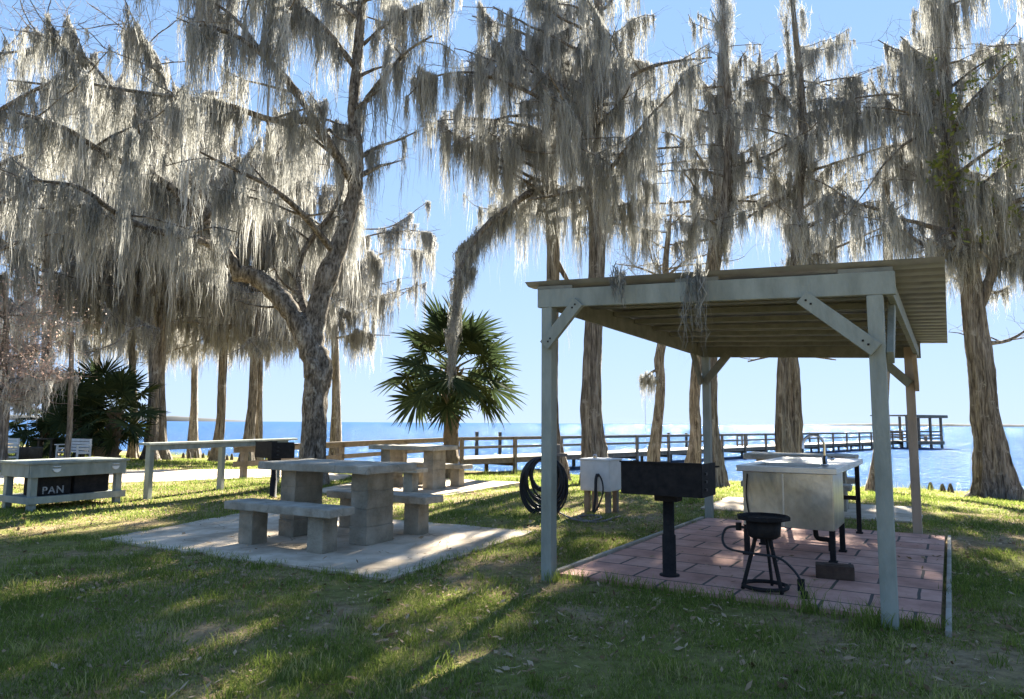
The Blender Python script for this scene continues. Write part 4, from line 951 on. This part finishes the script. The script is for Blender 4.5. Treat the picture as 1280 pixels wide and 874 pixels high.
cypress('twin stemmed cypress rising behind the steel sink', 985, 22.0,
        [(982, 604), (981, 570), (979, 520), (981, 450), (988, 390), (996, 320), (998, 240), (1004, 180), (1000, 100), (992, 20), (985, -80)], [.5, .36, .27, .26, .26, .25, .23, .2, .15, .1, .03], 71, 6.3, 14.0, 22, (1.2, 3.0), fl=.12, zmin=4.2, mossy_trunk=1.8, lr=(.6, 2.9),
        limbs=[([(990, 604, .3), (992, 560, .3), (993, 500, .35), (990, 450, .3), (990, 400, .2)], .27, .17, dict(moss=0, sec=0, tw=0, sides=14)),
               ([(999, 235), (975, 250, -.4), (945, 265, -.6), (920, 285, -.8)], .06, .02, dict(sec=.6, secL=(.4, .9), lr=(.5, 1.3))),
               ([(1002, 190), (1030, 150, .3), (1055, 130, .6), (1080, 125, .8)], .08, .02, dict(sec=.5)),
               ([(1000, 150), (970, 110, .3), (945, 95, .6)], .07, .02, dict(sec=.5)),
               ([(985, 440), (960, 446, -.3), (935, 452, -.5)], .05, .02, dict(moss=2.4, sec=.5, secL=(.3, .7), lr=(.3, .8), tw=1)),
               ([(990, 440, .3), (1020, 446, .6), (1045, 450, .8)], .05, .02, dict(moss=2.4, sec=.5, secL=(.3, .7), lr=(.3, .8), tw=1))], bias=.6)
cypress('slender dark cypress mostly hidden behind the front right pavilion post', 1098, 22.0,
        [(1096, 610), (1099, 580), (1103, 530), (1106, 470), (1108, 400), (1110, 320), (1108, 250), (1104, 160), (1102, 90)], [.42, .28, .21, .19, .18, .17, .15, .09, .02], 81, 10.2, 12.2, 6, (1.0, 2.0), bark='bark_grey', flutes=5, zmin=5.2, lr=(.5, 1.7))
t, Q, R = cypress('massive flared cypress at the water edge on the right', 1243, 19.3,
        [(1246, 622), (1243, 600), (1238, 560), (1232, 510), (1226, 455), (1218, 400), (1211, 340), (1202, 290), (1193, 235), (1184, 160), (1178, 80), (1176, 0), (1176, -120)], [.86, .62, .47, .42, .40, .38, .36, .33, .28, .22, .18, .13, .04], 91, 5.6, 14.0, 34, (1.4, 3.6), flutes=8, fl=.22, zmin=4.0, mossy_trunk=3.5, lr=(.8, 3.2), dens=5.0, finish=False,
        limbs=[([(1200, 285), (1172, 300, -.5), (1150, 340, -.8), (1135, 380, -1)], .06, .02, dict(sec=.6, secL=(.3, .9))),
               ([(1193, 200), (1150, 172, -.3), (1110, 200, -.6), (1085, 235, -.8), (1050, 280, -1)], .05, .012, dict(moss=.55, sec=1.3, secL=(.3, .7), lr=(.5, 1.1), tw=2)),
               ([(1205, 300), (1235, 240, .3), (1262, 180, .5), (1300, 140, .6)], .10, .03, dict(sec=.45)),
               ([(1218, 400), (1243, 330, -.2), (1258, 250, -.3), (1262, 170, -.4), (1262, 80, -.5)], .16, .06, dict(moss=1.8, sec=.6, sides=10)),
               ([(1190, 240), (1165, 190, .5), (1140, 150, 1), (1125, 90, 1.4)], .08, .02, dict(sec=.45)),
               ([(1222, 430), (1262, 425, .4), (1300, 400, .6)], .07, .02, dict(sec=.5, lr=(.5, 1.4)))])
ro, put = t.finish()
lb = Buf()
for _ in range(90):
    a0 = at(R_.uniform(1160, 1300), R_.uniform(60, 240) + R_.choice([0, 0, 60]), 18.6 + R_.uniform(-1, 1)); m = R_.randint(8, 26)
    c = a0 + np.random.default_rng(R_.randint(0, 9999)).normal(0, .11, (m, 3)); g = np.random.default_rng(R_.randint(0, 9999))
    d1 = g.normal(0, .035, (m, 3)); d2 = g.normal(0, .035, (m, 3)); V = np.stack([c - d1, c + d2, c + d1, c - d2], 1).reshape(-1, 3)
    lb.add(V, np.arange(m * 4).reshape(m, 4), np.repeat(g.uniform(.2, .9, m), 4))
put('leaves', lb, M['leaf'])
cypress('moss wrapped cypress leaning in from beyond the right edge', 1345, 20.0,
        [(1350, 622), (1345, 560), (1335, 470), (1325, 380), (1312, 280), (1300, 180), (1294, 60), (1290, -60)], [.7, .42, .36, .33, .29, .22, .15, .05], 95, 5.0, 13.0, 26, (1.4, 3.2), zmin=4.0, mossy_trunk=2.5, lr=(.8, 3.2), bias=3.3)

# pale background cypresses on the left shore
bgk = dict(moss='moss_far', width=.036, strands=28, spread=.20, zmin=2.8, lr=(1.0, 3.4), dens=4.0, sec=.75, bark='bark_grey')
bgs = [('left stem of the pair of grey cypresses at the left shore', 186, 27.0, [(188, 585), (189, 560), (191, 520), (192, 470), (190, 400), (192, 320), (200, 220), (205, 140), (205, 105)], 101),
       ('right stem of the pair of grey cypresses at the left shore', 203, 28.0, [(203, 584), (202, 555), (201, 510), (200, 460), (204, 380), (208, 300), (206, 200), (210, 140), (212, 110)], 102),
       ('lone leaning cypress at the shore between the rail counter posts', 272, 31.0, [(270, 580), (272, 560), (276, 520), (278, 470), (281, 420), (284, 340), (290, 250), (295, 160), (300, 90)], 103),
       ('leaning left stem of the two cypresses above the far end of the rail counter', 310, 30.0, [(306, 582), (309, 560), (315, 510), (318, 460), (322, 400), (326, 330), (330, 250), (334, 170), (336, 90)], 104),
       ('slim right stem of the two cypresses above the far end of the rail counter', 323, 31.0, [(322, 580), (323, 555), (324, 500), (325, 440), (327, 380), (335, 300), (345, 220), (352, 130), (356, 60)], 105),
       ('spindly mossy cypress between the fan palms and the pair of stems', 165, 29.0, [(166, 582), (166, 560), (167, 520), (166, 470), (164, 400), (160, 320), (158, 240), (160, 160)], 106),
       ('grey cypress behind the wooden pole at far left', 60, 28.0, [(60, 584), (61, 540), (60, 480), (58, 400), (62, 300), (64, 200), (66, 110)], 107),
       ('hazy distant cypress between the wooden pole and the pair of stems', 122, 37.0, [(121, 575), (121, 540), (122, 490), (121, 420), (122, 340), (124, 260), (126, 190)], 109),
       ('hazy distant cypress high behind the lone leaning cypress', 243, 40.0, [(243, 570), (242, 545), (243, 500), (244, 440), (246, 360), (248, 280), (250, 210)], 110),
       ('pale cypress standing behind the forked oak', 425, 33.0, [(420, 574), (420, 540), (420, 480), (418, 400), (420, 320), (424, 240), (428, 180)], 108)]
for i, (lab, px, Y, pts, sd_) in enumerate(bgs):
    r = [.32, .22, .18] if i in (4, 5) else [.48, .31, .235]
    low = i != 7
    cypress(lab, px, Y, pts, r + [r[-1] * f for f in (.95, .9, .8, .6, .35, .12)][:len(pts) - 3], sd_, 4.9, 15.5 if i < 5 else 12.5, 26, (1.8, 4.4), flutes=6, fl=.15, **bgk)

# reddish budding maple at the far left
t = Tree('maple_tree', 'pale twiggy maple with pink buds at the far left edge', 6, 18.8, 'bark_grey', 131, moss='moss_far', width=.03, zmin=.9, lr=(.4, 1.3), strands=16, spread=.16, dens=6, tint=.92)  # high tint pales its moss to look sunlit
t.twigmat = 'twig_pale'
Q, R = t.trunk([(2, 596), (2, 560), (6, 510), (4, 450), (8, 400), (4, 350)], [.22, .17, .15, .12, .08, .04], 4, .08)
pts_ = []
for k in range(28):
    z = t.rg.uniform(1.4, 4.2); i = int(np.argmin(np.abs(Q[:, 2] - z))); az = t.rg.uniform(0, 6.28)
    P = t.grow(Q[i], (math.cos(az), math.sin(az), t.rg.uniform(.1, .6)), t.rg.uniform(.7, 1.7), .03, .16, -.035)
    t.limb(P, .03, .008, .9, .35, (.4, 1.1), None, 3, start=.2, lift=-.03); pts_.append(P)
ro, put = t.finish()
pb = Buf(); g = np.random.default_rng(4)
for P in pts_:
    m = 300; c = P[g.integers(len(P) // 3, len(P), m)] + g.normal(0, .32, (m, 3)); c = c[c[:, 2] > 2.4] if len(c) else c
    m = len(c)
    if m:
        d1 = g.normal(0, .014, (m, 3)); d2 = g.normal(0, .014, (m, 3))
        pb.add(np.stack([c - d1, c + d2, c + d1, c - d2], 1).reshape(-1, 3), np.arange(m * 4).reshape(m, 4), np.repeat(g.uniform(.1, .9, m), 4))
put('buds', pb, M['pinkbud'])

# ------------------------------------------------------------------ fan palms
def frond_mesh(seed, L=.70, nl=34, petiole=.85):
    g = np.random.default_rng(seed); pb_ = Buf()
    P = np.array([[0, 0, 0], [petiole * .35, 0, .03], [petiole * .7, 0, .01], [petiole, 0, -.04]]); tube(pb_, P, np.array([.022, .016, .013, .010]), 5, cap=False, tint=.85)
    o = np.array([petiole, 0, -.04]); sp = math.radians(150)
    for k in range(nl):
        f = k / (nl - 1) * 2 - 1; a = f * sp + g.normal(0, .03); l = L * (1 - .35 * abs(f) ** 2) * g.uniform(.88, 1.08)
        d = np.array([math.cos(a) * .93, math.sin(a), -math.cos(a) * .37]); n_ = np.array([-math.sin(a) * .93, math.cos(a), math.sin(a) * .37])
        tw = (1 if k % 2 else -1) * .40; side = n_ * math.cos(tw) + np.array([.37, 0, .93]) * math.sin(tw)
        rows = []; droop = g.uniform(.02, .28)
        for s_, w in ((.02, .005), (.35, .023), (.58, .030), (.82, .013), (1.0, .001)):
            c = o + d * l * s_ + np.array([0, 0, .10 * s_ - droop * s_ ** 2.6 * l - .12 * abs(f) * s_]); rows += [c - side * w, c + side * w]
        pb_.add(np.array(rows), np.array([[2 * i, 2 * i + 1, 2 * i + 3, 2 * i + 2] for i in range(4)]), np.full(10, np.clip(g.normal(.45, .15), .05, .95)))
    return pb_
FR = []
for k in range(4):
    o = fast_obj('frond', frond_mesh(300 + k), M['frond']); FR.append(o.data); bpy.data.objects.remove(o)
def fan_palm(label, loc, H, n, seed, scale=1.0, group=None, lean=0.0, rt=.19):
    g = np.random.default_rng(seed); t = thing('fan_palm', label, 'palm tree', loc, 0, group)
    b = Buf(); zs = np.linspace(-.1, H, 26); P = np.stack([lean * (zs / H) ** 2, zs * 0, zs], 1)
    R = rt * (1 + .12 * np.sin(zs * 23)) * np.interp(zs, [0, H * .3, H * .75, H], [1.1, .9, 1.1, .75])
    wob = 1 + .10 * g.normal(0, 1, (26, 14)); tube(b, P, R, 14, lambda i, th: wob[i])
    for k in range(34):     # old leaf bases
        a = g.uniform(0, 6.28); z = g.uniform(H * .45, H * .98); d = np.array([math.cos(a), math.sin(a), 0]); c = np.array([lean * (z / H) ** 2, 0, z])
        tube(b, [c + d * rt * .7, c + d * (rt + .05) + [0, 0, .10], c + d * (rt + .12) + [0, 0, .24]], [.045, .035, .012], 5)
    fast_obj('trunk', b, M['palmtrunk'], t, True)
    for k in range(n):
        el = math.radians(88 - 132 * ((k + .5) / n) ** .92 + g.normal(0, 7)); az = k * 2.399 + g.normal(0, .2)
        o = bpy.data.objects.new('frond', FR[k % 4]); COL.objects.link(o); o.parent = t
        s_ = scale * g.uniform(.88, 1.12) * (1.0 if el > -.6 else .85)
        o.matrix_parent_inverse = Matrix.Identity(4)
        o.location = (lean, 0, H - .05 - .22 * (k / n)); o.scale = (s_, s_, s_); o.rotation_euler = (g.normal(0, .6), -el, az)
    return t
l_ = on_ground(563, 20.3); zt = at(563, 458, 20.3)[2]
fan_palm('bushy fan palm with a stout brown trunk behind the farther picnic table', l_, zt - l_[2], 38, 77, 1.46, rt=.23)
for i, (px, py, Y, n, sc_) in enumerate(((142, 516, 25.0, 24, 1.2), (98, 524, 25.5, 24, 1.2), (58, 526, 27.0, 20, 1.2), (116, 502, 28.0, 24, 1.3))):
    l_ = on_ground(px, Y); zt = at(px, py, Y)[2]
    fan_palm(['dark fan palm with visible trunk nearest the pair of grey cypresses', 'dark fan palm right behind the wooden pole and white bench', 'low dark fan palm beside the pink budding maple', 'taller dark fan palm at the back of the left palm clump'][i], l_, zt - l_[2], n, 400 + i, sc_, 'dark fan palms at the left shore')

# ------------------------------------------------------------------ moss on the pavilion roof, rope swing line
def moss_tuft(label, x, y, z, L, n, sp, seed):
    b = Buf(); g = np.random.default_rng(seed)
    A = np.array([[x + g.normal(0, sp), y + g.normal(0, .02), z - abs(g.normal(0, .03))] for _ in range(5)]); T = np.tile([[1., 0, 0]], (5, 1))
    hang_moss(b, A, T, L * g.uniform(.5, 1.1, 5), n, .010, sp, g, .25)
    o = tag(fast_obj('moss_tuft', b, M['moss']), label, 'moss', 'moss tufts on the pavilion roof'); o.location = (PO[0], PO[1], 0); o.rotation_euler = (0, 0, PA)
moss_tuft('short grey moss tuft over the front beam near the left post', .74, -.16, H0 + .21, .50, 30, .05, 1)
moss_tuft('long grey moss tuft hanging from the middle of the front beam', 1.40, -.16, H0 + .19, .85, 34, .045, 2)
a_ = at(806, 478, 23.6); c_ = at(806, 580, 23.6); b = Buf(); tube(b, [a_, (a_ + c_) / 2 + [.02, 0, 0], c_], .006, 6)
tag(fast_obj('rope', b, M['concrete']), 'thin pale rope hanging from the crooked cypress behind the grill', 'rope')

# ------------------------------------------------------------------ cypress knees, shore weeds, grass, litter
spots = [(752 + 0, 588), (1163, 606), (1178, 608), (1188, 609), (1140, 606)] + [(228 + i * 9 + R_.uniform(-3, 3), 571 + R_.uniform(-2, 3)) for i in range(14)]
for i, (px, py) in enumerate(spots[1:]):
    P = ground_pt(px, py, -.62); h = R_.uniform(.18, .4) if i < 4 else R_.uniform(.25, .55); b = BM()
    b.lathe([(.0, -.3), (.12, -.3), (.09, h * .3), (.06, h * .7), (.035, h * .95), (0, h)], n=9)
    lab = 'dark cypress knees poking from the shallow water at the left shore' if i >= 4 else 'dark cypress knees at the bank left of the massive flared cypress'
    o = tag(b.obj('cypress_knee', M['blackwood'], None, True), lab, 'cypress knee', 'cypress knees at the left shore' if i >= 4 else 'cypress knees at the right bank'); o.location = (P[0], P[1], max(g1(P[0], P[1]), WATER_Z))

AVOID = [SL1, SL2, SL3, PATH, PATIO]
def scatter(n, y0, y1, g, half=.80):
    y = np.sqrt(g.uniform(y0 ** 2, y1 ** 2, n)); x = g.uniform(-half, half, n) * (y + .6)
    return x, y
def grass_batch(buf, n, y0, y1, hr, wr, g, cut=.40):
    x, y = scatter(n, y0, y1, g); ok = shore_y(x) - y > .4
    for p in AVOID:
        jx = g.normal(0, .035, len(x)); jy = g.normal(0, .035, len(x)); ok &= ~inpoly(x + jx, y + jy, p)
    d = fbm(x * .55 + 3, y * .55, 2, 4) * .6 + fbm(x * 2.6, y * 2.6, 8, 3) * .4
    ok &= g.random(len(x)) < np.clip((d - cut + .14) / .16, .05, 1)
    x, y, d = x[ok], y[ok], d[ok]; m = len(x); z = gz(x, y) - .006
    h = g.uniform(*hr, m) * (.45 + 1.1 * np.clip((d - .3) / .35, 0, 1)) * g.choice([.7, 1, 1, 1.5], m); w = g.uniform(*wr, m)
    a = g.uniform(0, 6.28, m); b = g.uniform(0, 6.28, m); ln = h * g.uniform(.2, 1.1, m)
    c = np.stack([x, y, z], 1); s_ = np.stack([np.cos(a), np.sin(a), a * 0], 1) * w[:, None]
    le = np.stack([np.cos(b), np.sin(b), b * 0], 1) * ln[:, None]; up = np.stack([a * 0, a * 0, h], 1)
    V = np.stack([c - s_, c + s_, c + up * .6 + le * .35 + s_ * .7, c + up * .6 + le * .35 - s_ * .7, c + up + le], 1).reshape(-1, 3)
    k = np.arange(m)[:, None] * 5
    tv = np.clip(.34 + (.52 - d) * 1.1 + g.normal(0, .15, m) + (g.random(m) < .10) * .5, .03, .97)
    buf.v.append(V); buf.q.append(k + np.array([0, 1, 2, 3]) + buf.n); buf.q.append(k + np.array([3, 2, 4]) + buf.n); buf.n += len(V); buf.t.append(np.repeat(tv, 5))
gb_ = Buf(); g = np.random.default_rng(17)
grass_batch(gb_, 150000, 2.9, 5.5, (.010, .030), (.0018, .0034), g, .52)
grass_batch(gb_, 170000, 5.5, 9.5, (.010, .034), (.0025, .0045), g, .51)
grass_batch(gb_, 150000, 9.5, 17, (.012, .038), (.004, .008), g, .45)
grass_batch(gb_, 120000, 17, 34, (.02, .06), (.008, .016), g, .40)
# taller tufts at the foot of the front right post and along the patio edge
def tuft(buf, cx, cy, r, n, hr, g, tn=.35):
    x = cx + g.normal(0, r, n); y = cy + g.normal(0, r, n); z = gz(x, y); h = g.uniform(*hr, n); a = g.uniform(0, 6.28, n); b = g.uniform(0, 6.28, n)
    c = np.stack([x, y, z], 1); s_ = np.stack([np.cos(a), np.sin(a), a * 0], 1) * .003; le = np.stack([np.cos(b), np.sin(b), b * 0], 1) * (h * g.uniform(.2, .8, n))[:, None]; up = np.stack([a * 0, a * 0, h], 1)
    V = np.stack([c - s_, c + s_, c + up * .6 + le * .35 + s_ * .7, c + up * .6 + le * .35 - s_ * .7, c + up + le], 1).reshape(-1, 3); k = np.arange(n)[:, None] * 5
    buf.v.append(V); buf.q.append(k + np.array([0, 1, 2, 3]) + buf.n); buf.q.append(k + np.array([3, 2, 4]) + buf.n); buf.n += len(V); buf.t.append(np.repeat(np.clip(g.normal(tn, .12, n), .03, .95), 5))
for x in np.linspace(.1, 2.85, 44):
    p = pav(x + R_.uniform(-.05, .05), R_.uniform(.02, .16)); tuft(gb_, p[0], p[1], .04, R_.randint(8, 30), (.03, .13), g)
for (x, y, r, n, hm) in ((2.05, .10, .05, 60, .26), (2.45, .02, .05, 50, .22), (PW - .08, -.06, .06, 70, .16), (0.05, -.06, .06, 60, .13), (2.7, .05, .05, 40, .15)):
    p = pav(x, y); tuft(gb_, p[0], p[1], r, n, (.05, hm), g)
for poly in (SL1, SL2, PATH):
    for i in range(len(poly)):
        a = np.array(poly[i]); c = np.array(poly[(i + 1) % len(poly)]); L = float(np.linalg.norm(c - a))
        for _ in range(int(L * 13)):
            p = a + (c - a) * R_.random() + np.array([R_.gauss(0, .03), R_.gauss(0, .03)]); tuft(gb_, p[0], p[1], .035, R_.randint(6, 22), (.02, .08), g, R_.choice([.3, .4, .6]))
for _ in range(420):
    y = R_.uniform(3, 12); x = R_.uniform(-.75, .75) * y
    if not any(inpoly(np.array([x]), np.array([y]), p)[0] for p in AVOID): tuft(gb_, x, y, R_.uniform(.03, .10), R_.randint(15, 60), (.03, .10), g, R_.choice([.2, .3, .45, .7]))
for _ in range(260):
    x = R_.uniform(-24, 20); y = float(shore_y(x)) - R_.uniform(.3, 3.5); tuft(gb_, x, y, .25, 26, (.08, .34), g, R_.choice([.35, .5, .75]))
tag(fast_obj('grass', gb_, M['grass']), 'short patchy green lawn grass with straw coloured blades', 'grass', kind='stuff')
lt = Buf(); n = 42000; x, y = scatter(n, 2.9, 15, g); ok = np.ones(n, bool)
dd = fbm(x * .9, y * .9, 31, 3); ok &= g.random(n) < np.clip((dd - .36) / .2, .06, 1)
for p in (SL3,): ok &= ~inpoly(x, y, p)
x, y = x[ok], y[ok]; n = len(x); onslab = np.zeros(n, bool)
for p in AVOID: onslab |= inpoly(x, y, p)
keep = ~onslab | (g.random(n) < .12); x, y, onslab = x[keep], y[keep], onslab[keep]; n = len(x)
c = np.stack([x, y, gz(x, y) + np.where(onslab, .045, .018)], 1); a = g.uniform(0, 6.28, n); l = .007 + .03 * g.random(n) ** 2.5; w = l * g.uniform(.3, .6, n)
d1 = np.stack([np.cos(a), np.sin(a), g.normal(0, .35, n)], 1) * l[:, None]; d2 = np.stack([-np.sin(a), np.cos(a), g.normal(0, .3, n)], 1) * w[:, None]
V = np.stack([c - d1, c + d2 - d1 * .1, c + d1, c - d2 - d1 * .1], 1).reshape(-1, 3)
lt.add(V, np.arange(n * 4).reshape(n, 4), np.repeat(g.uniform(.05, .95, n), 4))
n = 1500; x, y = scatter(n, 2.9, 11, g); ok = np.ones(n, bool)
for p in AVOID: ok &= ~inpoly(x, y, p)
x, y = x[ok], y[ok]; n = len(x); a = g.uniform(0, 6.28, n); L = .03 + .14 * g.random(n) ** 2.5; w = g.uniform(.0012, .003, n); rows = []
P = np.stack([x, y, gz(x, y) + .015], 1)
for k in range(5):      # fallen twigs and threads of moss
    d = np.stack([np.cos(a), np.sin(a), a * 0], 1); s_ = np.stack([-d[:, 1], d[:, 0], a * 0 + .4], 1) * w[:, None]
    rows += [P - s_, P + s_]; P = P + d * (L / 4)[:, None]; P[:, 2] = gz(P[:, 0], P[:, 1]) + .012 + g.uniform(0, .012, n); a = a + g.normal(0, .5, n)
V = np.stack(rows, 1).reshape(-1, 3); k = np.arange(n)[:, None] * 10
lt.add(V, np.concatenate([k + np.array([2 * i, 2 * i + 1, 2 * i + 3, 2 * i + 2]) for i in range(4)]), np.repeat(g.choice([.1, .3, .9], n), 10))
tag(fast_obj('leaf_litter', lt, M['litter']), 'dry brown and grey leaves strewn over the lawn', 'leaves', kind='stuff')
